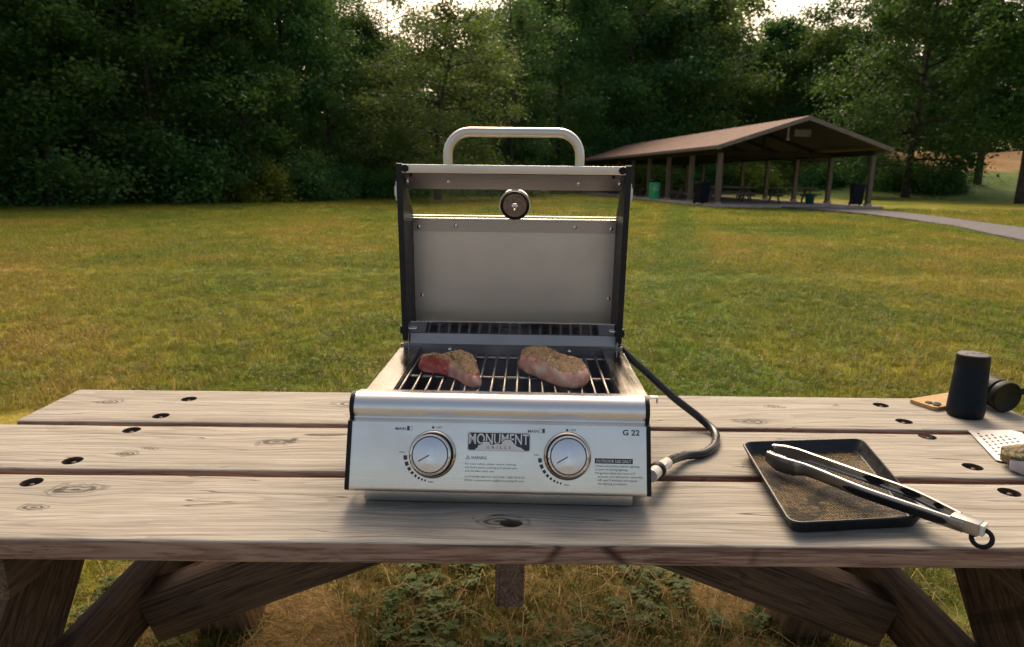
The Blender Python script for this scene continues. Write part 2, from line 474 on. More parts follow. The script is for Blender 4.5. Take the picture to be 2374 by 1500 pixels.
M['leaf_sun_painted'] = leaf_mat('painted_sunlit_leaf', (0.11, 0.19, 0.035), (0.24, 0.31, 0.06), (0.40, 0.48, 0.06))  # sunlight put into the leaf colour, brighter than the other bushes
M['leaf_bush'] = leaf_mat('bush_leaf', (0.032, 0.135, 0.055), (0.135, 0.29, 0.075), (0.20, 0.34, 0.05))
M['bark'] = mat('bark', (0.055, 0.042, 0.034), 0.9, var=0.45, nsc=6, bump=0.6, bsc=20)

def grass_mat(name, tint=None, amt=0.0, jitter=0.7):
    b = NB(name); p = b.pos()
    col, w = lawn_colour(b, p)
    oi = b.node('ShaderNodeObjectInfo')
    rnd = oi.outputs['Random']
    col = b.mix(b.math('MULTIPLY', w, 0.75), col, b.mix(b.noise(p, 5.0, 3), (0.05, 0.065, 0.016), (0.20, 0.115, 0.045)))
    col = b.mix(b.mapr(rnd, 0.0, 1.0, 0.0, jitter, False), col, b.mix(b.attr('tint'), (0.06, 0.13, 0.014), (0.36, 0.31, 0.08)))
    if tint: col = b.mix(amt, col, tint)
    b.set(Base_Color=col, Roughness=0.6)
    b.bsdf.inputs['Specular IOR Level'].default_value = 0.2
    tr = b.node('ShaderNodeBsdfTranslucent'); b.put(tr.inputs['Color'], col)
    mx = b.node('ShaderNodeMixShader'); mx.inputs[0].default_value = 0.5
    b.l.new(b.bsdf.outputs[0], mx.inputs[1]); b.l.new(tr.outputs[0], mx.inputs[2]); b.l.new(mx.outputs[0], b.out.inputs['Surface'])
    return b.mat
M['grass'] = grass_mat('grass_blade')
M['clover'] = grass_mat('clover_leaf', (0.075, 0.15, 0.025), 0.5, 0.3)
M['straw'] = grass_mat('straw', (0.42, 0.285, 0.13), 0.8, 0.3)
M['weed'] = grass_mat('weed_leaf', (0.075, 0.14, 0.03), 0.85, 0.15)
M['blossom'] = mat('clover_blossom', (0.55, 0.48, 0.36), 0.8, var=0.2)

def lawn_mat():
    b = NB('lawn'); p = b.pos()
    col, w = lawn_colour(b, p)
    d = b.noise(p, 28.0, 4, 0.7)
    col = b.mix(b.math('MULTIPLY', b.mapr(d, 0.35, 0.6, 1.0, 0.0), 0.30), col, (0.075, 0.08, 0.018))
    soil = b.ramp(b.noise(p, 22.0, 5, 0.7), [(0.3, (0.07, 0.042, 0.024)), (0.55, (0.19, 0.11, 0.052)), (0.75, (0.32, 0.20, 0.10))])
    col = b.mix(b.math('MULTIPLY', w, 0.85), col, soil)
    b.set(Base_Color=col, Roughness=0.95)
    b.bsdf.inputs['Specular IOR Level'].default_value = 0.1
    b.bump(b.noise(p, 30.0, 4, 0.7), 0.8, 0.03)
    return b.mat
M['lawn'] = lawn_mat()
def hill_mat():
    b = NB('meadow'); p = b.pos(); z = b.sep(p)[2]
    n = b.noise(p, 0.5, 4)
    col = b.ramp(b.math('ADD', z, b.math('MULTIPLY', n, 1.2)), [(0.0, (0.04, 0.075, 0.016))])
    f = b.mapr(b.math('ADD', z, b.math('MULTIPLY', n, 1.0)), 2.6, 3.3)
    col = b.mix(f, b.ramp(n, [(0.3, (0.08, 0.15, 0.022)), (0.7, (0.17, 0.25, 0.04))]), b.ramp(n, [(0.3, (0.36, 0.20, 0.07)), (0.7, (0.48, 0.29, 0.12))]))
    b.set(Base_Color=col, Roughness=0.95)
    b.bump(b.noise(p, 4.0, 4, 0.7), 1.0, 0.2)
    return b.mat
M['hill'] = hill_mat()

# ------------------------------------------------------------------ setting: lawn, path, hillside
rng = np.random.default_rng(3)
def ground():
    xs = np.unique(np.concatenate([np.linspace(-400, -40, 13), np.linspace(-40, 40, 81), np.linspace(40, 400, 13)]))
    ys = np.unique(np.concatenate([np.linspace(-300, -6, 12), np.linspace(-6, 60, 67), np.linspace(60, 400, 15)]))
    X, Y = np.meshgrid(xs, ys)
    Z = np.array([[0.05 * (mnoise.noise(Vector((x * .12, y * .12, 0)))) * min(1, max(0, (y - 8) / 8)) if abs(x) < 60 and 0 < y < 60 else 0 for x in xs] for y in ys])
    V = np.stack([X, Y, Z - 0.02 * (Y > 8)], -1).reshape(-1, 3)
    nx = len(xs); i = np.arange((len(ys) - 1) * nx).reshape(-1, nx)[:, :-1].ravel()
    F = np.stack([i, i + 1, i + 1 + nx, i + nx], 1)
    return tag(link('lawn', fastmesh('lawn', V, F), M['lawn'], smooth=180), kind='structure')
ground()

path_up = [(15.8, 33.6), (16.9, 31.0), (16.7, 28.0), (16.0, 24.2), (14.9, 18.9), (12.5, 10.5), (9.5, 2.0)]
path_lo = [(13.4, 33.5), (14.0, 30.2), (14.4, 27.5), (13.9, 23.0), (13.2, 19.4), (11.3, 13.6), (7.6, 3.0)]
mb = MB()
def interp_line(pts, n):
    pts = [Vector((*p, 0)) for p in pts]; m = MB(); 
    t = np.linspace(0, len(pts) - 1.0001, n); out = []
    for u in t:
        i = int(u); out.append(pts[i].lerp(pts[i + 1], u - i))
    return out
a, b_ = interp_line(path_up, 40), interp_line(path_lo, 40)
vs = [(p.x + 0.1 * mnoise.noise(p * 1.3), p.y, 0.05) for p in a] + [(p.x + 0.12 * mnoise.noise(p * 1.7), p.y, 0.05) for p in b_]
vs += [(x, y, -0.08) for x, y, z in vs]
n = 40
fs = [(n + i, n + i + 1, i + 1, i) for i in range(n - 1)] + [(i, i + 1, 2 * n + i + 1, 2 * n + i) for i in range(n - 1)] + [(n + i + 1, n + i, 3 * n + i, 3 * n + i + 1) for i in range(n - 1)]
mb.add(vs, fs)
tag(mb.build('path', M['asphalt'], smooth=60), kind='structure')

def reflection_ground():  # unseen grey ground added behind the camera for neutral steel reflections
    m = MB(); n = 30; vs = []
    for i in range(n + 1):
        x = -90 + 180 * i / n
        vs += [(x, -1.35 + 0.15 * math.sin(x * 1.3), 0.012), (x, -70, 0.012)]
    m.add(vs, [(2 * i, 2 * i + 1, 2 * i + 3, 2 * i + 2) for i in range(n)])
    tag(m.build('unseen_reflection_ground', M['reflection_grey'], smooth=None), kind='structure')
M['reflection_grey'] = mat('reflection_ground_grey', (0.20, 0.185, 0.17), 0.95, var=0.2, nsc=1.0, bump=0.3, bsc=30)
reflection_ground()

def hillside():
    xs = np.linspace(15, 120, 60); ys = np.linspace(49, 140, 44)
    X, Y = np.meshgrid(xs, ys)
    s = np.clip((Y - 50) / 32, 0, 1) * np.clip((X - 24) / 16, 0, 1)
    Z = 4.9 * s * s * (3 - 2 * s) + 0.25 * np.sin(X * .6) * np.cos(Y * .5) * s - 0.06
    V = np.stack([X, Y, Z], -1).reshape(-1, 3); nx = len(xs)
    i = np.arange((len(ys) - 1) * nx).reshape(-1, nx)[:, :-1].ravel()
    F = np.stack([i, i + 1, i + 1 + nx, i + nx], 1)
    tag(link('hillside', fastmesh('hillside', V, F), M['hill'], smooth=180), kind='structure')
hillside()

# ------------------------------------------------------------------ leaves and trees
def leaf_quads(C, size, rng, droop=0.35, aspect=0.62, flat=0.55):
    """a pointed leaf (4-gon, folded tip) at each centre"""
    n = len(C)
    a = rng.uniform(0, 2 * np.pi, n)
    nz = flat + (1 - flat) * rng.uniform(-0.3, 1, n)
    nr = np.sqrt(np.maximum(1 - np.clip(nz, -1, 1) ** 2, 0))
    b = rng.uniform(0, 2 * np.pi, n)
    N = np.stack([nr * np.cos(b), nr * np.sin(b), nz], 1)
    T = np.stack([np.cos(a), np.sin(a), -droop * rng.uniform(0, 1.5, n)], 1)
    T -= N * (T * N).sum(1, keepdims=True)
    T /= np.linalg.norm(T, axis=1, keepdims=True) + 1e-9
    B = np.cross(N, T)
    s = (size * rng.uniform(0.45, 1.6, n))[:, None]
    V = np.stack([C - T * s * .5, C + B * s * aspect * .5 + T * s * .02, C + T * s * .55 - N * s * .08, C - B * s * aspect * .5 + T * s * .02], 1)
    return V.reshape(-1, 3), np.arange(4 * n).reshape(-1, 4)

def crown_mesh(name, clumps, leaf, rng, nleaf, spread):
    """clumps: array of centres; leaves scattered round each in flattened sprays"""
    k = len(clumps)
    idx = rng.integers(0, k, nleaf)
    ct = rng.uniform(0, 1, k)
    off = rng.normal(0, 1, (nleaf, 3)) * np.array([spread, spread, spread * 0.72]) * rng.uniform(0.6, 1.5, k)[idx][:, None]
    C = clumps[idx] + off
    V, F = leaf_quads(C, leaf, rng)
    t = np.clip(0.8 * ct[idx] ** 1.4 + 0.25 * rng.uniform(0, 1, nleaf), 0, 1)
    return fastmesh(name, V, F, {'tint': np.repeat(t, 4)})

def make_tree(seed, H, base, rad, trunk_r, nlimb, nleaf, leaf, lean=(0, 0), shape='round', spread=0.42):
    rng = np.random.default_rng(seed); rnd = random.Random(seed)
    wood_ = MB()
    tp = []
    for i in range(9):
        t = i / 8
        tp.append(Vector((lean[0] * t * t + 0.18 * math.sin(seed + 3 * t), lean[1] * t * t + 0.18 * math.cos(seed * 2 + 2.5 * t), H * 0.94 * t - 0.15)))
    wood_.tube(tp, [trunk_r * (1.25 if i == 0 else 1.0) * (1 - 0.88 * i / 8) for i in range(9)], 9, 3)
    clumps = []
    for j in range(nlimb):
        u = (j + 0.5) / nlimb
        h = base + (H * 0.95 - base) * u
        f = min(h / (H * 0.94), 0.999) * 8; i0 = int(f)
        p0 = tp[i0].lerp(tp[min(i0 + 1, 8)], f - i0)
        if shape == 'round': env = math.sin(math.pi * min(0.98, 0.16 + 0.84 * u)) ** 0.6
        elif shape == 'cone': env = 1.02 - 0.85 * u
        else: env = (0.55 + 0.6 * u) if u < 0.65 else 0.94 * math.sqrt(max(0.02, 1 - ((u - .65) / .36) ** 2))
        L = rad * env * rnd.uniform(0.72, 1.12)
        az = j * 2.39996 + rnd.uniform(-.4, .4)
        el = rnd.uniform(0.05, 0.45) + 0.5 * u
        pts = [p0]
        for k in range(1, 6):
            s = k / 5
            d = Vector((math.cos(az), math.sin(az), 0)) * L * s
            d.z = L * math.tan(el) * 0.55 * s - 0.20 * L * s * s
            pts.append(p0 + d + Vector((rnd.uniform(-.12, .12), rnd.uniform(-.12, .12), rnd.uniform(-.1, .1))) * s)
        wood_.tube(pts, [max(0.015, trunk_r * 0.38 * (1 - 0.5 * u) * (1 - 0.9 * k / 5)) for k in range(6)], 5)
        for k in range(2, 6):
            for q in range(3):
                sd_ = L * 0.30 * rnd.uniform(0.4, 1.2)
                aa = az + rnd.choice([-1, 1]) * rnd.uniform(0.5, 1.5)
                c = pts[k] + Vector((math.cos(aa) * sd_, math.sin(aa) * sd_, rnd.uniform(-0.25, 0.35)))
                clumps.append(c)
                if q < 2 and k > 2: wood_.tube([pts[k], (pts[k] + c) / 2 + Vector((0, 0, .06)), c], [0.018, 0.012, 0.006], 4)
        clumps.append(pts[-1])
    crown = crown_mesh('crown', np.array([list(c) for c in clumps]), leaf, rng, nleaf, spread)
    return wood_.mesh('trunk'), crown

TREES = {}
def tree_kind(key, leafm, *a, **k):
    tm, cm = make_tree(*a, **k)
    tm.materials.append(M['bark']); tm.shade_smooth()
    cm.materials.append(M[leafm])
    TREES[key] = (tm, cm, a[1])
tree_kind('broad', 'leaf', 11, 15.0, 1.0, 4.6, 0.24, 34, 42000, 0.20, spread=0.44)
tree_kind('tall', 'leaf', 12, 19.0, 4.0, 4.4, 0.27, 30, 40000, 0.21, shape='top', spread=0.50)
tree_kind('layered', 'leaf', 13, 13.0, 0.6, 5.0, 0.20, 26, 36000, 0.19, shape='cone', spread=0.40)
tree_kind('round', 'leaf_light', 14, 12.0, 0.8, 4.6, 0.20, 34, 44000, 0.18, shape='round', spread=0.42)
tree_kind('leaning', 'leaf_light', 15, 11.0, 1.4, 4.6, 0.20, 30, 36000, 0.15, lean=(1.6, -0.6), shape='round', spread=0.40)
tree_kind('airy', 'leaf', 16, 17.0, 3.0, 3.8, 0.20, 26, 15000, 0.17, shape='top', spread=0.42)

def place_tree(key, x, D, H, label, rz, group=None, name='broadleaf_tree', wide=1.0):
    tm, cm, h0 = TREES[key]
    o = empty(name, (x, D - 0.967, -0.05), rz)
    s = H / h0
    o.scale = (s * wide, s * wide, s)
    tag(o, label, 'tree', group or 'trees along the edge of the wood')
    link('trunk', tm, [], o); link('crown', cm, [], o)
    return o
def X(px, D): return (px - 1187) / 1583 * D + 0.003 * D

FRONT = [
 ('broad', -80, 27, 15, 'dark dense tree cut by the left edge of the photo', 0.3, 1.0),
 ('layered', 130, 27.5, 11.5, 'tree with low layered sprays of leaves, first from the left edge in front', 1.1, 1.0),
 ('tall', 230, 33, 19, 'tall dark tree rising behind the low layered tree at the left', 2.0, 1.0),
 ('broad', 370, 32.5, 14, 'dense tree standing behind the left end of the tangled shrubs', 2.9, 1.0),
 ('airy', 480, 36, 20, 'thin-crowned tree with warm light showing through, left of the wood gap', 0.7, 1.0),
 ('layered', 590, 35, 11, 'layered tree just behind the widest bush', 4.1, 0.9),
 ('tall', 670, 39, 20, 'tall tree with slim visible trunk above the widest bush', 5.0, 0.75),
 ('airy', 775, 41, 15.0, 'open-crowned tree with sky between its upper branches, left of the pale leaning tree', 5.6, 0.9),
 ('airy', 905, 48, 14.5, 'lacy thin tree against the warm sky gap left of the grill handle', 2.4, 0.95),
 ('broad', 850, 47, 11.6, 'dark tree filling the wood left of the pale leaning tree', 1.9, 0.9),
 ('leaning', 1010, 41, 10.6, 'pale green tree leaning right above the left end of the grill handle', 0.15, 1.05),
 ('airy', 1175, 54, 17, 'thin tree with warm glowing gaps directly above the grill handle', 3.3, 1.0),
 ('broad', 1290, 70, 24, 'tree rising above the right end of the grill handle', 4.4, 0.85),
 ('broad', 1440, 77, 27, 'grey-green tree behind the far end of the pavilion roof', 1.4, 0.9),
 ('round', 1570, 80, 22, 'rounded grey-green tree above the middle of the pavilion roof', 2.6, 0.95),
 ('broad', 1770, 84, 20.2, 'tree whose top stands in the bright sky gap above the pavilion', 0.9, 0.9),
 ('round', 1870, 80, 18.3, 'pale green tree directly above the pavilion ridge', 3.8, 0.95),
 ('tall', 1990, 74, 30, 'tall tree right of the bright sky gap', 2.2, 0.9),
 ('broad', 2090, 57, 21, 'dark tree above the right eave of the pavilion', 5.2, 0.9),
 ('tall', 2235, 62, 27, 'tall dark tree above the tan meadow', 3.5, 0.9),
 ('tall', 2350, 47, 24, 'tree with bare dark trunk standing before the meadow at the right edge', 1.2, 1.0),
]
for k, px, D, H, lab, rz, w in FRONT:
    place_tree(k, X(px, D), D, H, lab, rz, wide=w)
BACKLAB = 'dim tree standing deep in the wood behind the front trees'
bi = 0
for px in range(-160, 2560, 105):
    for row in (0, 1):
        D = (50 + 0.006 * px if row == 0 else 68) + random.uniform(-3, 3)
        q = px + random.uniform(-35, 35) + row * 50
        H = random.uniform(21, 26)
        if 1250 < q <= 2120: D += 36; H *= 1.45
        if 790 < q < 1110: H = (410 - 72) / 1583 * D * random.uniform(.9, 1.05)
        if 1600 < q < 1990: H = (410 - 70) / 1583 * D * random.uniform(.9, 1.03)
        if 1130 < q < 1250: H = (410 - 20) / 1583 * D
        if q > 2120: D += 42; H = 24
        if q > 2120 and row == 0: continue
        place_tree(['broad', 'round', 'tall', 'broad'][bi % 4], X(q, D), D, H, BACKLAB, random.uniform(0, 6), 'trees deep in the wood', wide=0.55 if (1110 <= q < 1300 or 600 < q <= 790) else 0.9)
        bi += 1

# bushes at the edge of the wood
def make_bush(seed, nleaf, leaf, spread):
    rng = np.random.default_rng(seed); rnd = random.Random(seed)
    st = MB(); cl = []
    for j in range(22):
        az = rnd.uniform(0, 6.283); L = rnd.uniform(0.5, 1.0)
        p1 = Vector((math.cos(az) * L, math.sin(az) * L * 0.8, rnd.uniform(0.5, 1.0) * (1.15 - 0.55 * L)))
        m = p1 * 0.5 + Vector((0, 0, 0.18))
        st.tube([(0.1 * math.cos(az), 0.1 * math.sin(az), -0.02), m, p1], [0.018, 0.012, 0.005], 5)
        for t in (0.35, 0.6, 0.85, 1.0):
            cl.append(m.lerp(p1, t) + Vector((rnd.uniform(-.15, .15), rnd.uniform(-.15, .15), rnd.uniform(-.2, .12))))
    for j in range(26):
        az = rnd.uniform(0, 6.283); L = rnd.uniform(0.3, 1.05)
        cl.append(Vector((math.cos(az) * L, math.sin(az) * L * .8, rnd.uniform(0.06, 0.3))))
    return st.mesh('stems'), crown_mesh('foliage', np.array([list(c) for c in cl]), leaf, rng, nleaf, spread)
BUSH = []
for sd_, m_ in ((21, 'leaf_bush'), (22, 'leaf_bush'), (23, 'leaf_sun_painted')):
    a, c = make_bush(sd_, 16000, 0.055, 0.13)
    a.materials.append(M['bark']); c.materials.append(M[m_]); BUSH.append((a, c))
def bush(k, px, D, w, h, label, rz=0.0, z=-0.03):
    o = empty('bush', (X(px, D), D - 0.967, z), rz)
    o.scale = (w / 2, w / 2 * 0.8, h)
    tag(o, label, 'bush', 'bushes at the foot of the wood')
    link('stem', BUSH[k][0], [], o); link('foliage', BUSH[k][1], [], o)
bush(0, 60, 28.5, 5.5, 1.7, 'low dark bush at the left edge of the lawn')
bush(1, 260, 30.5, 4.6, 2.1, 'bush with a few reddish leaves, left of the widest bush', 1.0)
bush(0, 440, 32.2, 6.6, 3.1, 'widest and tallest tangled bush in front of the trees at the left', 2.0)
bush(2, 560, 33.0, 4.5, 2.4, 'lighter green bush at the right shoulder of the widest bush', 0.4)
bush(1, 660, 36.0, 5.0, 2.7, 'rounded bush right of the widest bush', 3.0)
bush(0, 770, 39.5, 4.2, 2.0, 'low bush left of the grill lid', 4.0)
bush(1, 870, 43, 4.6, 1.9, 'bush partly hidden by the left side of the grill lid', 5.0)
bush(0, 1010, 49, 7, 2.6, 'bush seen under the left half of the grill handle', 0.8)
bush(2, 1180, 52, 7, 2.4, 'bush seen under the middle of the grill handle', 1.8)
bush(1, 1325, 70, 8, 2.8, 'bush at the far left corner of the pavilion', 2.8)
bush(2, 1470, 70, 9, 3.2, 'bush coloured as if sunlit, behind the far posts of the pavilion', 0.2)
bush(0, 1600, 72, 9, 3.0, 'bush behind the pavilion, left of the front corner post', 3.3)
bush(2, 1720, 72, 9, 3.4, 'bush coloured as if sunlit, seen through the pavilion, right of the front corner post', 1.5)
bush(2, 1830, 74, 9, 3.6, 'bright bush seen above the tables through the pavilion', 2.5)
bush(1, 1930, 70, 8, 3.3, 'bush seen through the right side of the pavilion', 0.5)
bush(0, 2090, 62, 6.5, 3.2, 'dark rounded bush right of the pavilion', 2.2)
bush(1, 2165, 60, 5.5, 2.4, 'low dark bush beside the tan meadow', 1.2)

bush(2, 2275, 64, 6.0, 1.7, 'low bright green bush below the tan meadow', 0.7)
bush(2, 2400, 62, 6.0, 1.9, 'bright green bush at the right edge behind the bare dark trunk', 2.7)

# tall weeds along the edge of the wood: nobody could count them
def weed_band():
    rng = np.random.default_rng(41)
    line = np.array([(-23, 22), (-18.6, 26.6), (-15.8, 30.9), (-13.4, 35.0), (-9.5, 39.6), (-7.4, 42), (-2, 46.5), (3, 57), (5, 68), (12, 71), (22, 71), (31, 66)])
    n = 5200
    u = rng.uniform(0, len(line) - 1.001, n); i = u.astype(int); f = (u - i)[:, None]
    P = line[i] * (1 - f) + line[i + 1] * f
    P = P + rng.normal(0, 1, (n, 2)) * np.array([0.9, 0.8]) + np.array([0, 0.9])
    h = rng.uniform(0.45, 1.25, n)
    k = 9
    t = (np.arange(k) + 0.6) / k
    C = np.concatenate([np.repeat(P, k, 0) + rng.normal(0, .07, (n * k, 2)), (h[:, None] * t[None, :]).reshape(-1, 1)], 1)
    V, F = leaf_quads(C, 0.17, rng, droop=0.6, aspect=0.42, flat=0.3)
    tint = np.repeat(np.repeat(rng.uniform(0, 1, n), k), 4)
    tag(link('undergrowth', fastmesh('undergrowth', V, F, {'tint': tint}), M['leaf_bush']), 'tall dark green weeds lining the foot of the wood', 'weeds', kind='stuff')
weed_band()
def far_wood():
    rng = np.random.default_rng(43)
    n = 52000
    x = rng.uniform(-80, 120, n); y = 118 + rng.uniform(0, 6, n)
    h = 15 + 2.5 * np.sin(x * .35) + 2 * np.sin(x * .13 + 1)
    h = np.where((x > 20) & (x < 45), np.minimum(h, 16), h)
    z = h * rng.uniform(0.0, 1, n) ** 0.8
    z = np.where(x > 50, z + 4.5, z)
    V, F = leaf_quads(np.stack([x, y, z], 1), 0.62, rng)
    tag(link('far_woods', fastmesh('far_woods', V, F, {'tint': np.repeat(rng.uniform(0, .6, n), 4)}), M['leaf']), 'dark mass of woods beyond the separate trees', 'woods', kind='stuff')
far_wood()

# ------------------------------------------------------------------ grass on the lawn (uncountable): points + instances of a few tufts
def blade_tuft(name, n, h, w, spread, seed, m, lean=0.5):
    rng = np.random.default_rng(seed)
    V = []; F = []; T = []
    for i in range(n):
        a = rng.uniform(0, 6.283); r = spread * math.sqrt(rng.uniform())
        bx, by = r * math.cos(a), r * math.sin(a)
        d = rng.uniform(0, 6.283); L = h * rng.uniform(0.5, 1.2); ln = lean * rng.uniform(0.2, 1.5)
        wx, wy = -math.sin(d) * w / 2, math.cos(d) * w / 2
        m1 = (bx + math.cos(d) * L * ln * .35, by + math.sin(d) * L * ln * .35, L * .6)
        tp = (bx + math.cos(d) * L * ln, by + math.sin(d) * L * ln, L * (0.95 - .3 * ln))
        b = len(V)
        V += [(bx - wx, by - wy, -0.004), (bx + wx, by + wy, -0.004), (m1[0] + wx * .8, m1[1] + wy * .8, m1[2]), (m1[0] - wx * .8, m1[1] - wy * .8, m1[2]), (tp[0] + wx * .1, tp[1] + wy * .1, tp[2]), (tp[0] - wx * .1, tp[1] - wy * .1, tp[2])]
        F += [(b, b + 1, b + 2, b + 3), (b + 3, b + 2, b + 4, b + 5)]
        T += [rng.uniform()] * 6
    me = fastmesh(name, np.array(V), np.array(F), {'tint': T}); me.materials.append(M[m])
    return bpy.data.objects.new(name, me)
def clover_tuft(name, n, seed, m='clover', size=0.017, spread=0.05, hh=0.035):
    rng = np.random.default_rng(seed); V = []; F = []; T = []
    for i in range(n):
        a = rng.uniform(0, 6.283); r = spread * math.sqrt(rng.uniform()); z = hh * rng.uniform(.5, 1.1)
        cx, cy = r * math.cos(a), r * math.sin(a); t = rng.uniform(); rot = rng.uniform(0, 2)
        for k in range(3):
            q = rot + k * 2.094; s = size * rng.uniform(.8, 1.2); b = len(V)
            tx, ty = math.cos(q), math.sin(q)
            dz = rng.uniform(-.3, .5) * s
            V += [(cx, cy, z), (cx + tx * s * .7 - ty * s * .45, cy + ty * s * .7 + tx * s * .45, z + dz), (cx + tx * s * 1.15, cy + ty * s * 1.15, z + dz * .8), (cx + tx * s * .7 + ty * s * .45, cy + ty * s * .7 - tx * s * .45, z + dz)]
            F.append((b, b + 3, b + 2, b + 1)); T += [t] * 4
    me = fastmesh(name, np.array(V), np.array(F), {'tint': T}); me.materials.append(M[m])
    return bpy.data.objects.new(name, me)

def scatter(name, pts, proto, smin, smax, label, cat, seed, tilt=0.15):
    rng = np.random.default_rng(seed); n = len(pts)
    me = bpy.data.meshes.new(name); me.vertices.add(n); me.vertices.foreach_set('co', pts.astype(np.float32).ravel())
    a = me.attributes.new('rot', 'FLOAT_VECTOR', 'POINT')
    rot = np.stack([rng.normal(0, tilt, n), rng.normal(0, tilt, n), rng.uniform(0, 6.283, n)], 1)
    a.data.foreach_set('vector', rot.astype(np.float32).ravel())
    a = me.attributes.new('scl', 'FLOAT', 'POINT'); a.data.foreach_set('value', rng.uniform(smin, smax, n).astype(np.float32))
    o = bpy.data.objects.new(name, me); COL.objects.link(o)
    g = bpy.data.node_groups.new(name, 'GeometryNodeTree')
    g.interface.new_socket('Geometry', in_out='INPUT', socket_type='NodeSocketGeometry')
    g.interface.new_socket('Geometry', in_out='OUTPUT', socket_type='NodeSocketGeometry')
    gi = g.nodes.new('NodeGroupInput'); go = g.nodes.new('NodeGroupOutput')
    ip = g.nodes.new('GeometryNodeInstanceOnPoints'); oi = g.nodes.new('GeometryNodeObjectInfo')
    oi.inputs['Object'].default_value = proto; oi.inputs['As Instance'].default_value = True
    ar = g.nodes.new('GeometryNodeInputNamedAttribute'); ar.data_type = 'FLOAT_VECTOR'; ar.inputs['Name'].default_value = 'rot'
    er = g.nodes.new('FunctionNodeEulerToRotation')
    asn = g.nodes.new('GeometryNodeInputNamedAttribute'); asn.data_type = 'FLOAT'; asn.inputs['Name'].default_value = 'scl'
    L = g.links.new
    L(gi.outputs[0], ip.inputs['Points']); L(oi.outputs['Geometry'], ip.inputs['Instance'])
    L(ar.outputs['Attribute'], er.inputs[0]); L(er.outputs[0], ip.inputs['Rotation']); L(asn.outputs['Attribute'], ip.inputs['Scale'])
    L(ip.outputs[0], go.inputs[0])
    md = o.modifiers.new('scatter', 'NODES'); md.node_group = g
    tag(o, label, cat, kind='stuff')
    return o
def field(n, y0, y1, half0, half1, seed, keep=None):
    """points over the wedge of lawn in view, denser where nearer"""
    rng = np.random.default_rng(seed)
    y = y0 + (y1 - y0) * rng.uniform(0, 1, n)
    half = half0 + (half1 - half0) * (y - y0) / (y1 - y0)
    x = rng.uniform(-1, 1, n) * half
    P = np.stack([x, y, np.zeros(n)], 1)
    gz = np.array([0.05 * mnoise.noise(Vector((px * .12, py * .12, 0))) * min(1, max(0, (py - 8) / 8)) - 0.02 * (py > 8.0) for px, py, _ in P]) if n < 90000 else np.zeros(n)
    P[:, 2] = gz
    return P if keep is None else P[keep(P)]
def off_path(P):
    # keep grass off the asphalt path and the pavilion slab
    xr = np.interp(P[:, 1], [p[1] for p in path_up[::-1]], [p[0] for p in path_up[::-1]])
    xl = np.interp(P[:, 1], [p[1] for p in path_lo[::-1]], [p[0] for p in path_lo[::-1]])
    on = (P[:, 0] > xl - .03) & (P[:, 0] < xr + .03) & (P[:, 1] < 33.6)
    slab = (P[:, 1] > 33.2) & (P[:, 0] > 9.2 - .118 * (P[:, 1] - 33.5))
    return ~(on | slab)
NEAR = blade_tuft('tuft', 16, 0.045, 0.0042, 0.05, 1, 'grass', 0.8)
MIDT = blade_tuft('tuft_mid', 16, 0.05, 0.008, 0.11, 2, 'grass', 0.8)
FART = blade_tuft('tuft_far', 14, 0.06, 0.016, 0.22, 3, 'grass', 0.8)
CLOV = clover_tuft('clover_tuft', 9, 5, size=0.012, spread=0.09)
STRAW = blade_tuft('straw_tuft', 6, 0.11, 0.003, 0.08, 6, 'straw', 2.2)
STALK = blade_tuft('stalk', 7, 0.07, 0.0035, 0.10, 16, 'straw', 0.9)
WEED = clover_tuft('weed_tuft', 9, 8, 'weed', 0.034, 0.06, 0.05)
scatter('lawn_grass', field(26000, 2.6, 9.5, 4.0, 9.0, 101), NEAR, 0.7, 1.4, 'short mown grass on the near lawn', 'grass', 1)
scatter('lawn_grass', field(26000, 9.0, 20, 8.6, 18, 102, off_path), MIDT, 0.7, 1.4, 'short mown grass on the middle of the lawn', 'grass', 2)
scatter('lawn_grass', field(30000, 19, 46, 17, 38, 103, off_path), FART, 0.7, 1.3, 'short mown grass on the far lawn', 'grass', 3)
scatter('clover', field(5000, 2.6, 13, 4.0, 12, 104), CLOV, 0.7, 1.5, 'patches of clover in the near lawn', 'clover', 4)
scatter('dry_stalks', field(5000, 2.6, 15, 4.0, 14, 105), STALK, 0.7, 1.4, 'dry pale stalks standing in the near lawn', 'stalks', 5)
def under(n, seed, thr=None, sc=2.6):
    rng = np.random.default_rng(seed)
    P = np.stack([rng.uniform(-1.9, 2.0, n), rng.uniform(0.2, 2.7, n), np.zeros(n)], 1)
    if thr is not None:
        k = np.array([mnoise.noise(Vector((p[0] * sc, p[1] * sc, seed))) > thr for p in P]); P = P[k]
    return P
scatter('ground_grass', under(11000, 111, -0.18), NEAR, 0.35, 0.95, 'patchy grass on the worn ground under the picnic table', 'grass', 6)
scatter('weeds', under(2200, 112, 0.12), WEED, 0.28, 0.7, 'dark green weed leaves on the worn ground under the picnic table', 'weeds', 7)
scatter('clover', under(1200, 113, 0.1), CLOV, 0.7, 1.3, 'clover on the worn ground under the picnic table', 'clover', 8)
scatter('straw', under(2200, 114), STRAW, 0.4, 1.1, 'dry straw strewn under the picnic table', 'straw', 9, 0.1)
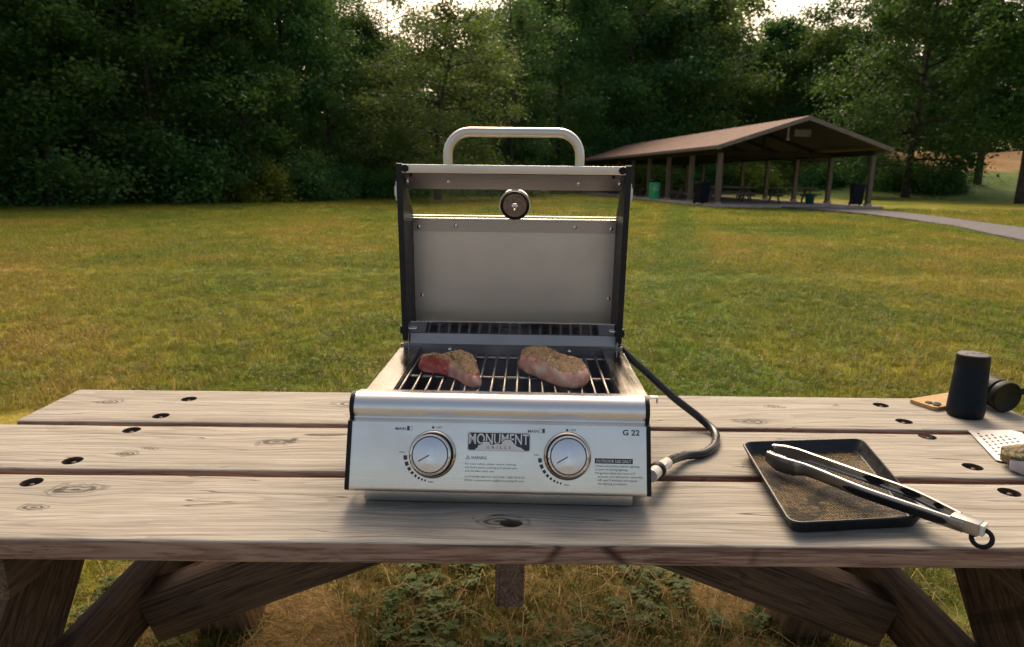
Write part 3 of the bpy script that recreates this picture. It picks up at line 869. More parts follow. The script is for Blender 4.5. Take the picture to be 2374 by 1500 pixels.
def blossoms():
    rng = np.random.default_rng(77); P = field(1500, 2.7, 11, 4.0, 11, 78)
    V = []; F = []
    for p in P:
        r = rng.uniform(.005, .009); z = rng.uniform(.03, .05); b = len(V)
        V += [(p[0] + r * c, p[1] + r * s, p[2] + z) for c, s in ((1, 0), (0, 1), (-1, 0), (0, -1))] + [(p[0], p[1], p[2] + z + r), (p[0], p[1], p[2] + z - r)]
        for i in range(4): F += [(b + i, b + (i + 1) % 4, b + 4), (b + (i + 1) % 4, b + i, b + 5)]
    tag(link('clover_blossoms', fastmesh('clover_blossoms', np.array(V), np.array(F)), M['blossom']), 'pale clover blossoms dotted over the near lawn', 'blossoms', kind='stuff')
blossoms()

# ------------------------------------------------------------------ pavilion
def roof_mat():
    b = NB('roof_shingle'); c = b.coord()
    br = b.node('ShaderNodeTexBrick')
    b.put(br.inputs['Vector'], b.comb(b.sep(c)[1], b.math('MULTIPLY', b.sep(c)[0], 1.05), 0.0))
    br.inputs['Scale'].default_value = 1.0
    br.inputs['Brick Width'].default_value = 0.33; br.inputs['Row Height'].default_value = 0.15
    br.inputs['Mortar Size'].default_value = 0.022; br.inputs['Bias'].default_value = -0.2
    br.inputs['Color1'].default_value = (0.225, 0.115, 0.078, 1); br.inputs['Color2'].default_value = (0.165, 0.085, 0.06, 1)
    br.inputs['Mortar'].default_value = (0.035, 0.02, 0.016, 1)
    n = b.noise(c, 1.4, 4)
    b.set(Base_Color=b.mix(b.mapr(n, 0.35, 0.7, 0, 0.4), br.outputs[0], (0.25, 0.14, 0.10)), Roughness=0.9)
    b.bump(br.outputs['Fac'], -0.6, 0.02)
    return b.mat
M['roof'] = roof_mat()
PAV = empty('pavilion', (10.24, 33.53, 0.0), R(6.75))
tag(PAV, 'open-sided park pavilion with brown shingled gable roof', 'pavilion')
W_, Lp = 8.05, 29.3
MB().box((W_ / 2, Lp / 2, 0.02), (W_ + 1.1, Lp + 1.0, 0.16), bev=0.02).build('floor_slab', M['concrete'], PAV)
ez, pz = 2.86, 4.32
ov = 0.55
for sgn in (0, 1):
    m = MB()
    xe, xm = (-ov, W_ / 2) if sgn == 0 else (W_ + ov, W_ / 2)
    t = 0.07
    vs = [(xe, -0.75, ez), (xm, -0.75, pz), (xm, Lp + .75, pz), (xe, Lp + .75, ez)]
    vs += [(x, y, z + t) for x, y, z in vs]
    fs = [(0, 1, 2, 3), (4, 7, 6, 5), (0, 4, 5, 1), (1, 5, 6, 2), (2, 6, 7, 3), (3, 7, 4, 0)]
    if sgn: fs = [f[::-1] for f in fs]
    m.add(vs, fs)
    m.build('roof_slope', M['roof'], PAV, None)
    # soffit boards under the slope
    s2 = MB(); vs = [(xe, -0.7, ez - .03), (xm, -0.7, pz - .03), (xm, Lp + .7, pz - .03), (xe, Lp + .7, ez - .03)]
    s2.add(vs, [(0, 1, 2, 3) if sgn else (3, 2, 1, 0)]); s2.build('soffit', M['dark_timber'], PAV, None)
    f_ = MB(); box_between(f_, (xe, -0.77, ez - 0.035), (xm, -0.77, pz - 0.035), 0.045, 0.20, bev=0.006)
    f_.build('fascia_board', M['trim_timber'], PAV)
    f_ = MB(); box_between(f_, (xe, Lp + .77, ez - 0.035), (xm, Lp + .77, pz - 0.035), 0.045, 0.20, bev=0.006)
    f_.build('fascia_board', M['trim_timber'], PAV)
    f_ = MB(); f_.box((xe + (0.02 if sgn == 0 else -0.02), Lp / 2, ez - 0.03), (0.045, Lp + 1.44, 0.13), bev=0.006); f_.build('eave_board', M['trim_timber'], PAV)
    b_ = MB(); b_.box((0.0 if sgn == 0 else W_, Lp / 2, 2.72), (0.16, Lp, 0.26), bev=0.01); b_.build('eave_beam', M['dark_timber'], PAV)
pm = None
for sx in (0, W_):
    for k in range(9):
        if pm is None:
            o = MB().box((0, 0, 1.35), (0.22, 0.22, 2.5), bev=0.012).build('post', M['grey_timber'], PAV); pm = o.data
            MBb = MB(); MBb.box((0, 0, 0.16), (0.30, 0.30, 0.12), bev=0.015); bb = MBb.build('post_base', M['concrete'], o); bm_ = bb.data
        else:
            o = link('post', pm, [], PAV); bb = link('post_base', bm_, [], o)
        o.location = (sx, k * Lp / 8, 0)
for k in range(1, 9):
    y = k * Lp / 8
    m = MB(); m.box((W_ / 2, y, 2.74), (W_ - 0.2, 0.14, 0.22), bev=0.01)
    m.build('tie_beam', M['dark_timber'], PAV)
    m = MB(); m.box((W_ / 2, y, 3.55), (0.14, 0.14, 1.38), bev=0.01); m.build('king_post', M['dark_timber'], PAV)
    if k < 8:
        for sgn in (-1, 1):
            m = MB(); box_between(m, (W_ / 2 + sgn * (W_ / 2 + .3), y + 1.8, ez - 0.02), (W_ / 2 + sgn * 0.08, y + 1.8, pz - 0.16), 0.06, 0.16, bev=0)
            m.build('rafter', M['dark_timber'], PAV, None)
m = MB(); m.box((W_ / 2, Lp / 2, pz - .16), (0.1, Lp + 1.3, 0.2), bev=0.01); m.build('ridge_beam', M['dark_timber'], PAV)
# gable louvre panel and the lamp hanging under the front gable
g = MB()
g.box((W_ / 2 + 0.1, -0.085, 3.62), (0.85, 0.03, 0.34), bev=0.006)
for i in range(3): g.box((W_ / 2 + 0.1, -0.108, 3.53 + i * .09), (0.74, 0.02, 0.05), bev=0.004)
g.build('gable_sign', M['grey_timber'], PAV)
g = MB(); g.box((W_ / 2 - 0.95, -0.62, 3.62), (0.07, 0.07, 0.62), bev=0.008); g.box((W_ / 2 - 0.95, -0.62, 3.28), (0.13, 0.13, 0.12), bev=0.01)
g.build('hanging_bracket', M['trim_timber'], PAV)

def simple_table(x, y, rz, label, wm):
    o = empty('picnic_table', (x, y, 0.10), rz); o.scale = (1.12, 1.12, 1.12)
    tag(o, label, 'picnic table', 'picnic tables in the pavilion')
    for i in range(3): MB().box((0, (i - 1) * 0.255, 0.73), (2.4, 0.24, 0.04), bev=0.005).build('plank', M[wm], o)
    for s in (-1, 1): 
        MB().box((0, s * 0.64, 0.43), (2.4, 0.26, 0.04), bev=0.005).build('seat', M[wm], o)
    for sx in (-0.85, 0.85):
        for s in (-1, 1):
            m = MB(); box_between(m, (sx, s * 0.55, 0.0), (sx, s * 0.16, 0.71), 0.04, 0.12); m.build('leg', M[wm], o)
        MB().box((sx + .045, 0, 0.38), (0.04, 1.5, 0.12), bev=0.005).build('cross_beam', M[wm], o)
    return o
def pv(u, v):
    c, s = math.cos(R(6.75)), math.sin(R(6.75)); return 10.24 + u * c - v * s, 33.53 + u * s + v * c
for (u, v, rz, lab) in ((2.2, 3.4, 6, 'grey picnic table just right of the front corner post of the pavilion'),
                        (5.6, 3.2, 6, 'picnic table near the front right of the pavilion, before the green can'),
                        (4.0, 7.5, 10, 'dark picnic table in the middle of the pavilion behind the front two'),
                        (1.6, 9.5, 96, 'picnic table inside the pavilion behind the green drum'),
                        (5.8, 12.0, 4, 'picnic table deep at the right of the pavilion'),
                        (1.9, 16.0, 5, 'picnic table beside the far left posts of the pavilion')):
    x, y = pv(u, v); simple_table(x, y, R(rz), lab, 'table_timber')
o = simple_table(5.1, 60.5, R(8), 'small distant picnic table on the grass seen through the grill window', 'dark_timber'); o['group'] = 'picnic tables on the lawn'; o.location.z = 0

# bins
def bin_mat(n, c): return mat(n, c, 0.45, var=0.15, nsc=4)
M['green_bin'] = bin_mat('green_bin', (0.03, 0.50, 0.21)); M['navy_bin'] = mat('dark_blue_bin', (0.004, 0.007, 0.018), 0.55, var=0.15, nsc=4, spec=0.2); M['dkgreen_bin'] = bin_mat('dark_green_bin', (0.008, 0.07, 0.04))
bx_, by_ = pv(-0.15, 9.3)
gb = empty('recycling_drum', (bx_, by_, 0.10), 0.2)
tag(gb, 'bright green drum with white recycling mark at the left row of posts', 'bin')
m = MB(); m.lathe([(0.33, 0.0), (0.345, 0.02), (0.345, .38), (.36, .40), (.345, .42), (.345, .72), (.36, .74), (.345, .76), (0.345, 1.02)], 28); m.build('drum', M['green_bin'], gb)
m = MB(); m.lathe([(0.355, 1.02), (0.36, 1.06), (.33, 1.14), (.2, 1.2), (.12, 1.2)], 28); m.build('lid', M['navy_bin'], gb)
m = MB()
for k in range(3):   # three chasing arrows, curved onto the drum
    a0 = k * 2.094 + 0.5
    vs = []; 
    def rim(u, w, r=0.350):
        th = -1.75 + u / r; return (r * math.cos(th), r * math.sin(th), 0.66 + w)
    for t in (0, 0.5, 1.0):
        an = a0 + t * 1.15
        for rr in (0.085, 0.15): vs.append(rim(math.cos(an) * rr, math.sin(an) * rr))
    an = a0 + 1.15
    b0 = len(vs)
    for rr in (0.06, 0.175): vs.append(rim(math.cos(an) * rr, math.sin(an) * rr))
    vs.append(rim(math.cos(an + .5) * 0.118, math.sin(an + .5) * 0.118))
    m.add(vs, [(0, 1, 3, 2), (2, 3, 5, 4), (b0, b0 + 1, b0 + 2)])
m.build('recycling_mark', M['white_print'], gb, None)
def wheelie(name, x, y, rz, m_, label):
    o = empty(name, (x, y, 0.10), rz); tag(o, label, 'bin', 'dark bins by the pavilion posts')
    a = MB()
    pr = [(0.23, .27, 0.06), (0.29, .33, 1.02)]
    vs = []
    for hx, hy, z in pr: vs += [(-hx, -hy, z), (hx, -hy, z), (hx, hy, z), (-hx, hy, z)]
    a.add(vs, [(3, 2, 1, 0), (4, 5, 6, 7)] + [(i, (i + 1) % 4, 4 + (i + 1) % 4, 4 + i) for i in range(4)])
    a.box((0, 0, 1.0), (0.62, 0.70, 0.06), bev=0.015)
    a.build('body', m_, o)
    l = MB(); l.box((0, 0.02, 1.065), (0.60, 0.70, 0.06), bev=0.025); l.box((0, 0.0, 1.10), (0.44, 0.5, 0.04), bev=0.018); l.build('lid', m_, o)
    h = MB(); h.tube([(-.24, .37, .98), (-.24, .43, .98), (.24, .43, .98), (.24, .37, .98)], 0.018, 8); h.build('handle', M['black_plastic'], o)
    for s in (-1, 1):
        w = MB(); w.lathe([(0.07, -.025), (.1, -.025), (.1, .025), (.07, .025)], 18, Matrix.Translation((s * .24, .26, .1)) @ Matrix.Rotation(R(90), 4, 'Y')); w.build('wheel', M['black_rubber'], o)
x, y = pv(-0.42, 1.0); wheelie('wheeled_bin', x, y, 0.3, M['navy_bin'], 'dark wheeled bin left of the front corner post of the pavilion')
x, y = pv(W_ - 0.55, 0.15); wheelie('wheeled_bin', x, y, -0.2, M['navy_bin'], 'dark wheeled bin beside the right front post of the pavilion')
x, y = pv(6.1, 2.1)
dg = empty('rubbish_can', (x, y, 0.10)); tag(dg, 'small dark green can under the right picnic table of the pavilion', 'bin')
m = MB(); m.lathe([(0.2, 0), (.21, .02), (.25, .5), (.265, .52), (.265, .55), (.23, .55), (.21, .1), (.05, .08)], 24); m.build('can', M['dkgreen_bin'], dg)

# ------------------------------------------------------------------ foreground picnic table
TOP = 0.74
TB = empty('picnic_table', (0.07, 0.38, 0.0))
tag(TB, 'weathered grey wooden picnic table carrying the grill', 'picnic table')
def tb(p): return (p[0] - 0.07, p[1] - 0.38, p[2] if len(p) > 2 else 0)
HOLES = {'plank_front': [(-0.8755, 0.1989), (0.9249, 0.1998)],
         'plank_mid': [(-0.8367, 0.4653), (-0.8619, 0.297), (0.9389, 0.4773), (0.9323, 0.3135)],
         'plank_back': [(-0.8104, 0.6835), (-0.8185, 0.5584), (0.9493, 0.6945), (0.9412, 0.5743)]}
bolt_me = None
def plank(mname, y0, y1, x0, x1, z1, thick, seed, knot=None):
    cx, cy, cz = (x0 + x1) / 2, (y0 + y1) / 2, z1 - thick / 2
    hy, hz = (y1 - y0) / 2, thick / 2
    prof = []
    rr = 0.0055
    for sx, sz, a0 in ((1, -1, -90), (1, 1, 0), (-1, 1, 90), (-1, -1, 180)):
        for k in range(4):
            a = R(a0 + 30 * k); prof.append((sx * (hy - rr) + rr * math.cos(a), sz * (hz - rr) + rr * math.sin(a)))
    full = []
    for i, p in enumerate(prof):
        full.append(p); q = prof[(i + 1) % len(prof)]
        if abs(p[0] - q[0]) > 0.1: full += [(p[0] + (q[0] - p[0]) * k / 12, p[1]) for k in range(1, 12)]
    prof = full
    n = len(prof); NX = 130
    vs = []
    for i in range(NX + 1):
        x = (x0 - cx) + (x1 - x0) * i / NX
        for (y, z) in prof:
            e = mnoise.noise(Vector((x * 5, y * 12 + seed, z * 9))) * 0.0016 + mnoise.noise(Vector((x * 1.1, seed * 3.1, 0.5 * math.copysign(1, y)))) * 0.0028
            vs.append((x, y + e * (1 if abs(y) > hy - 2 * rr else 0), z + (mnoise.noise(Vector((x * 2.2, y * 20, seed))) * 0.0008)))
    fs = []
    for i in range(NX):
        for k in range(n):
            k2 = (k + 1) % n
            fs.append((i * n + k, i * n + k2, (i + 1) * n + k2, (i + 1) * n + k))
    fs += [tuple(range(n - 1, -1, -1)), tuple(range(NX * n, NX * n + n))]
    mb = MB(); mb.add(vs, fs)
    me = mb.mesh('plank')
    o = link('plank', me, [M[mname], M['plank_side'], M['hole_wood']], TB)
    o.location = tb((cx, cy, cz))
    # bolt holes sunk into the top
    cut = MB()
    for (hx, hy_) in HOLES.get(mname, []):
        cut.lathe([(0.0185, hz - 0.016), (0.019, hz + 0.01)], 28, Matrix.Translation((hx - cx, hy_ - cy, 0)))
    if knot: 
        cut.lathe([(0.014, hz - 0.024), (0.0165, hz - 0.010), (0.0190, hz - 0.002), (0.0200, hz + 0.01)], 26, Matrix.Translation((knot[0] - cx, knot[1] - cy, 0)), sx=1.0, sy=0.72)
    if cut.v:
        cm = cut.mesh('cut'); co = bpy.data.objects.new('cut', cm); COL.objects.link(co); co.parent = TB; co.location = o.location
        md = o.modifiers.new('b', 'BOOLEAN'); md.operation = 'DIFFERENCE'; md.object = co; md.solver = 'EXACT'
        bpy.context.view_layer.update()
        bake(o)
        bpy.data.objects.remove(co)
        me = o.data
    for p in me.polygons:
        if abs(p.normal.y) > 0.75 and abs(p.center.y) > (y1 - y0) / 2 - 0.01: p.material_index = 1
        elif p.center.z < thick / 2 - 0.0025 and p.center.z > -thick / 2 + 0.003 and abs(p.center.y) < (y1 - y0) / 2 - 0.012: p.material_index = 2
    me.shade_smooth(); me.set_sharp_from_angle(angle=R(40))
    global bolt_me
    for (hx, hy_) in HOLES.get(mname, []):
        if bolt_me is None:
            b = MB(); b.lathe([(0.0145, 0), (0.0145, 0.0018), (0.006, 0.0018)], 24); b.lathe([(0.0085, 0.0018), (0.0085, 0.0075), (0.007, 0.0085)], 6); b.lathe([(0.0042, .008), (.0042, .0125), (.0034, .013)], 12)
            bo = b.build('bolt', M['rust'], TB); bolt_me = bo.data
        else: bo = link('bolt', bolt_me, [], TB)
        bo.location = tb((hx + random.uniform(-.002, .002), hy_ + random.uniform(-.002, .002), z1 - 0.0158)); bo.rotation_euler.z = random.uniform(0, 1)
    return o
plank('plank_front', 0.0, 0.2355, -1.142, 1.250, TOP, 0.037, 1.3, (0.0055, 0.065))
plank('plank_mid', 0.2605, 0.496, -1.148, 1.256, TOP, 0.037, 4.7)
plank('plank_back', 0.5195, 0.7545, -1.128, 1.262, TOP, 0.037, 9.1)
zt = TOP - 0.037
def bar(name, a, b, w, h, m_='frame_wood', upv=(0, 0, 1)):
    m = MB(); a, b = Vector(tb(a)), Vector(tb(b)); L = (b - a).length
    t = (b - a).normalized(); u = Vector(upv); u = (u - t * u.dot(t)).normalized(); w_ = u.cross(t)
    m.box((0, 0, 0), (L, w, h), bev=0.004)
    o = m.build(name, M[m_], TB)
    ml = Matrix.Translation((a + b) / 2) @ Matrix((t, w_, u)).transposed().to_4x4()
    o.matrix_local = ml
    inv = ml.inverted(); bm = bmesh.new(); bm.from_mesh(o.data)
    for zc, sg in ((zt - 0.0015, 1), (0.0, -1)):
        res = bmesh.ops.bisect_plane(bm, geom=bm.verts[:] + bm.edges[:] + bm.faces[:], plane_co=inv @ Vector((0, 0, zc)), plane_no=inv.to_3x3() @ Vector((0, 0, sg)), clear_outer=True)
        ed = [g for g in res['geom_cut'] if isinstance(g, bmesh.types.BMEdge)]
        if ed: bmesh.ops.edgeloop_fill(bm, edges=ed)
    bm.to_mesh(o.data); bm.free()
    return o
for s, xb in ((-1, -0.833), (1, 0.885)):
    # A-frame legs, cross beam under the seats, top cleat
    xl = xb + s * 0.042
    bar('leg', (xl - s * 0.004, -0.30, 0.0), (xl - s * 0.004, 0.30, zt - 0.002), 0.04, 0.19)
    bar('leg', (xb - s * 0.025, 0.86, 0.0), (xb - s * 0.025, 0.53, zt - 0.002), 0.15, 0.15, 'frame_rear')
    bar('cross_beam', (xb, -0.42, 0.36), (xb, 1.18, 0.36), 0.042, 0.14)
    bar('cleat', (xb, 0.03, zt - 0.046), (xb, 0.735, zt - 0.046), 0.042, 0.09)
    # brace from the cross beam up to the middle of the table top
    bar('brace', (xb - s * 0.035, 0.42, 0.325), (0.026 + s * 0.055, 0.42, zt - 0.070), 0.09, 0.115)
bar('cleat', (0.004, 0.008, zt - 0.041), (0.004, 0.745, zt - 0.041), 0.046, 0.078)
for y0, y1 in ((-0.50, -0.22), (0.98, 1.26)):
    m = MB(); m.box((0, 0, 0), (2.38, y1 - y0, 0.037), bev=0.005); o = m.build('seat', M['plank_mid'], TB); o.location = tb((0.06, (y0 + y1) / 2, 0.452))

# ------------------------------------------------------------------ gas grill
G = empty('gas_grill', (-0.004, 0.345, TOP), R(-1.5))
tag(G, 'stainless two-burner tabletop gas grill with open windowed lid', 'grill')
def gpart(mb, name, m_, parent=None, smooth=35): return mb.build(name, M[m_] if isinstance(m_, str) else m_, parent or G, smooth)

cxp = -0.0085          # control panel centre
# profile of the front: rim lip, bullnose, bend, sloping panel, rolled lower edge  (y, z)
prof = [(-0.140, 0.1800), (-0.1585, 0.1832)]
for k in range(11):
    a = R(92 + 9.6 * k); prof.append((-0.1605 + 0.0270 * math.cos(a), 0.1562 + 0.0270 * math.sin(a)))
prof += [(-0.1872, 0.1500), (-0.1868, 0.1480), (-0.1880, 0.1455), (-0.1895, 0.1410)]
A_ = Vector((0, -0.195, 0.147)); dn = Vector((0, -0.045, -0.115)).normalized(); nrm = Vector((0, -0.931, 0.3643))
pa = A_ + dn * 0.006; pb = A_ + dn * 0.1165
prof = [p for p in prof if p[1] > 0.1525]
prof += [(-0.1842, 0.1460), (-0.1850, 0.1440), (-0.1885, 0.1425), (pa.y, pa.z), (pb.y, pb.z)]
for k in range(1, 6):
    a = R(158 + 24 * k); c = pb - nrm * 0.007; prof.append((c.y + 0.007 * math.cos(a), c.z + 0.007 * math.sin(a)))
prof += [(-0.217, 0.0265)]
outer = list(prof)
# thin sheet: offset back surface
inner = [(y + 0.012, z - 0.002) for y, z in reversed(outer)]
m = MB(); n = len(outer)
NXP = 2
x0, x1 = cxp - 0.2535, cxp + 0.2535
m.prism([(y, z) for y, z in (outer + inner)], x0, x1)
gpart(m, 'control_panel', 'steel', smooth=25)
for s in (-1, 1):
    # dark plastic edge caps following the profile
    o2 = [(y - 0.0025, z + 0.0018) for y, z in outer[1:]]
    b2 = [(-0.170, 0.0225), (-0.150, 0.165)]
    m = MB(); xa = cxp + s * 0.2540; xb = cxp + s * 0.2605
    m.prism(o2 + [(-0.19, 0.020)] + b2, min(xa, xb), max(xa, xb)); gpart(m, 'end_cap', 'black_plastic')
# panel print: helper frame on the panel, x right, y up, z out
PM = Matrix((Vector((1, 0, 0)), -dn, nrm)).transposed().to_4x4(); PM.translation = A_ + Vector((0.0, 0, 0))
UO = 0.009             # measured u -> local x
def pn(u, v, n=0.0): return (u + UO, -v, n)
def text_mesh(txt, w=None, h=None, space=1.0, bold=0.0):
    cu = bpy.data.curves.new('t', 'FONT'); cu.body = txt; cu.size = 1.0; cu.space_character = space; cu.offset = bold
    cu.resolution_u = 3; cu.fill_mode = 'FRONT'
    to = bpy.data.objects.new('t', cu); COL.objects.link(to)
    dg_ = bpy.context.evaluated_depsgraph_get(); me = bpy.data.meshes.new_from_object(to.evaluated_get(dg_))
    bpy.data.objects.remove(to)
    vs = [v.co.copy() for v in me.vertices]; fs = [tuple(p.vertices) for p in me.polygons]
    xs = [v.x for v in vs]; ys = [v.y for v in vs]
    return vs, fs, min(xs), max(xs), min(ys), max(ys)
def put_text(mb, txt, u0, v_base, height=None, u1=None, n=0.0006, space=1.0, bold=0.0, ref='H'):
    """flat lettering: starts at u0, base line v_base, capital height, optionally squeezed to end at u1"""
    vs, fs, a, b, c, d = text_mesh(txt, space=space, bold=bold)
    cap = 0.70
    sy = height / cap
    sx = (u1 - u0) / (b - a) if u1 else sy
    mb.add([pn(u0 + (v.x - a) * sx, v_base - v.y * sy, n) for v in vs], fs)
def pbuild(mb, name, m_, parent=None): 
    mb.v = [tuple(PM @ Vector(p)) for p in mb.v]
    return gpart(mb, name, m_, parent, None)
def rect(mb, u0, u1, v0, v1, n=0.0006): mb.add([pn(u0, v1, n), pn(u1, v1, n), pn(u1, v0, n), pn(u0, v0, n)], [(0, 1, 2, 3)])
ink = MB()
for du, bx0 in ((0.0, 'L'), (0.2288, 'R')):
    put_text(ink, 'MAIN', -0.1956 + du, 0.0195, 0.0049, -0.1775 + du, bold=0.01)
    u = -0.1755 + du
    # burner symbol: two-part box with one filled half
    rect(ink, u, u + 0.0090, 0.0126, 0.0130); rect(ink, u, u + 0.0090, 0.0196, 0.0200)
    for uu in (u, u + 0.0086): rect(ink, uu, uu + 0.0004, 0.0130, 0.0196)
    if bx0 == 'L': rect(ink, u + 0.0004, u + 0.0044, 0.0130, 0.0196)
    else: rect(ink, u + 0.0046, u + 0.0086, 0.0130, 0.0196)
    kc = (-0.1298 + (0.231 if bx0 == 'R' else 0), 0.0595)
    c0 = (kc[0] - 0.0006, kc[1] - 0.0455)
    ink.add([pn(c0[0] + 0.0021 * math.cos(k * math.pi / 8), c0[1] + 0.0021 * math.sin(k * math.pi / 8), 0.0006) for k in range(15, -1, -1)], [tuple(range(16))])
    put_text(ink, 'OFF', c0[0] + 0.0058, c0[1] + 0.0018, 0.0036, c0[0] + 0.0155)
    put_text(ink, 'MAX', kc[0] - 0.0570, kc[1] - 0.0010, 0.0028, kc[0] - 0.0480)
    # flame scale: bars shrinking from MAX to MIN
    for k, (an, hw, w) in enumerate(((172, 4.6, .0062), (159, 4.4, .0058), (147, 3.6, .0052), (136.5, 3.0, .0048), (127, 2.5, .0043), (118.5, 2.1, .0039), (111, 1.8, .0035), (104, 1.7, .0032))):
        r0 = 0.0440; q = []
        for rr, aa in ((r0, an - hw), (r0 + w, an - hw), (r0 + w, an + hw), (r0, an + hw)):
            q.append(pn(kc[0] + rr * math.cos(R(aa)), kc[1] + rr * math.sin(R(aa)), 0.0006))
        ink.add(q, [(0, 1, 2, 3)])
    put_text(ink, 'MIN', kc[0] - 0.0055, kc[1] + 0.0480, 0.0028, kc[0] + 0.0030)
pbuild(ink, 'dial_marks', 'ink')
ink = MB()
tri = [(-0.0690, 0.0596), (-0.0730, 0.0664), (-0.0650, 0.0664)]; tri2 = [(-0.0690, 0.0613), (-0.0717, 0.0657), (-0.0663, 0.0657)]
ink.add([pn(u, v, .0006) for u, v in tri + tri2], [(0, 1, 4, 3), (1, 2, 5, 4), (2, 0, 3, 5)])
rect(ink, -0.0692, -0.0688, 0.0628, 0.0645); rect(ink, -0.0692, -0.0688, 0.0649, 0.0653)
put_text(ink, 'WARNING', -0.0635, 0.0664, 0.0052, -0.0365, bold=0.012)
for i, (t, u1) in enumerate((('For your safety, please ensure cleaning', 0.0135), ('the flame tamer,cooking grid grease pan', 0.0150), ('and lid after each use', -0.0240))):
    put_text(ink, t, -0.0734, 0.0757 + i * 0.0059, 0.0031, u1)
put_text(ink, 'CUSTOMER SERVICE HOTLINE: 1-800-536-8133', -0.0734, 0.0972, 0.0031, 0.0284)
put_text(ink, 'EMAIL: customerservice@monumentgrills.com', -0.0734, 0.1030, 0.0031, 0.0274)
for i, t in enumerate(('1.Read instructions before lighting.', '2.Open lid during lighting.', '3.If ignition does not occur in 5', 'seconds, turn the burner control(s)', 'off, wait 5 minutes, and repeat', 'the lighting procedure.')):
    put_text(ink, t, 0.1484 if i < 3 else 0.1530, 0.0748 + i * 0.0059, 0.0031, (0.2240, 0.2040, 0.2160, 0.2290, 0.2200, 0.2030)[i])
pbuild(ink, 'safety_text', 'ink')
ink = MB(); put_text(ink, 'G 22', 0.1957, 0.0208, 0.0092, 0.2245, bold=0.022); pbuild(ink, 'size_mark', 'navy')
lb = MB(); rect(lb, 0.1480, 0.2125, 0.0606, 0.0692, 0.0005); lbo = pbuild(lb, 'notice_strip', 'navy')
lt = MB(); put_text(lt, 'OUTDOOR USE ONLY', 0.1500, 0.0673, 0.0046, 0.2100, n=0.0009, bold=0.014); pbuild(lt, 'notice_text', 'white_print', lbo)
# maker's plate
bu0, bu1, bv0, bv1 = -0.0705, 0.0380, 0.0198, 0.0522
bp = MB(); r = 0.003
poly = []
for cx_, cy_, a0 in ((bu1 - r, bv0 + r, -90), (bu1 - r, bv1 - r, 0), (bu0 + r, bv1 - r, 90), (bu0 + r, bv0 + r, 180)):
    for k in range(5): a = R(a0 + 22.5 * k); poly.append((cx_ + r * math.cos(a), cy_ + r * math.sin(a)))
poly = [(u + UO, -v) for u, v in poly][::-1]
bp.flat(poly, 0.0, 0.0016); bpo = pbuild(bp, 'name_plate', 'white_print')
b2 = MB(); cxm, cym = (bu0 + bu1) / 2 + UO, -(bv0 + bv1) / 2
b2.add([(cxm + (x - cxm) * 0.968, cym + (y - cym) * 0.90, 0.0018) for x, y in poly], [tuple(range(len(poly)))])
pbuild(b2, 'plate_field', 'navy', bpo)
b3 = MB(); put_text(b3, 'MONUMENT', bu0 + 0.0028, bv0 + 0.0205, 0.0178, bu1 - 0.0028, n=0.0020, bold=0.012)
pbuild(b3, 'plate_letters', 'white_print', bpo)
mesa = [(0.10, 1.0), (0.155, .84), (0.165, .72), (0.20, .70), (0.215, .62), (0.235, .62), (0.24, .52), (0.345, .52), (0.355, .62), (0.38, .70), (0.43, .66), (0.46, .62), (0.49, .60), (0.52, .66), (0.55, .60), (0.565, .46), (0.585, .44), (0.60, .38), (0.70, .37), (0.705, .43), (0.725, .50), (0.75, .62), (0.80, .76), (0.86, .82), (0.90, .92), (0.93, 1.0)]
b4 = MB(); U = lambda t: bu0 + 0.0017 + t * (bu1 - bu0 - 0.0034); V_ = lambda t: bv0 + 0.0016 + t * (bv1 - bv0 - 0.0030)
npt = len(mesa)
top_ = [pn(U(a), V_(b), 0.0022) for a, b in mesa]; bot_ = [pn(U(a), V_(1.0), 0.0022) for a, b in mesa]
b4.add(top_ + bot_, [(i, npt + i, npt + i + 1, i + 1) for i in range(npt - 1)])
pbuild(b4, 'plate_mesa', 'white_print', bpo)
b4b = MB()    # dark outline that parts the mesa from the letters
for i in range(npt - 1):
    a, b = Vector(top_[i]), Vector(top_[i + 1]); d = (b - a); nn = Vector((-d.y, d.x, 0)).normalized() * 0.0009
    a.z = b.z = 0.0021; b4b.add([a - d * .1, b + d * .1, b + nn + d * .1, a + nn - d * .1], [(0, 1, 2, 3)])
pbuild(b4b, 'plate_outline', 'navy', bpo)
b5 = MB(); put_text(b5, 'GRILLS', -0.0372, bv1 - 0.0042, 0.0046, 0.0040, n=0.0024, space=1.9); pbuild(b5, 'plate_subtitle', 'ink', bpo)

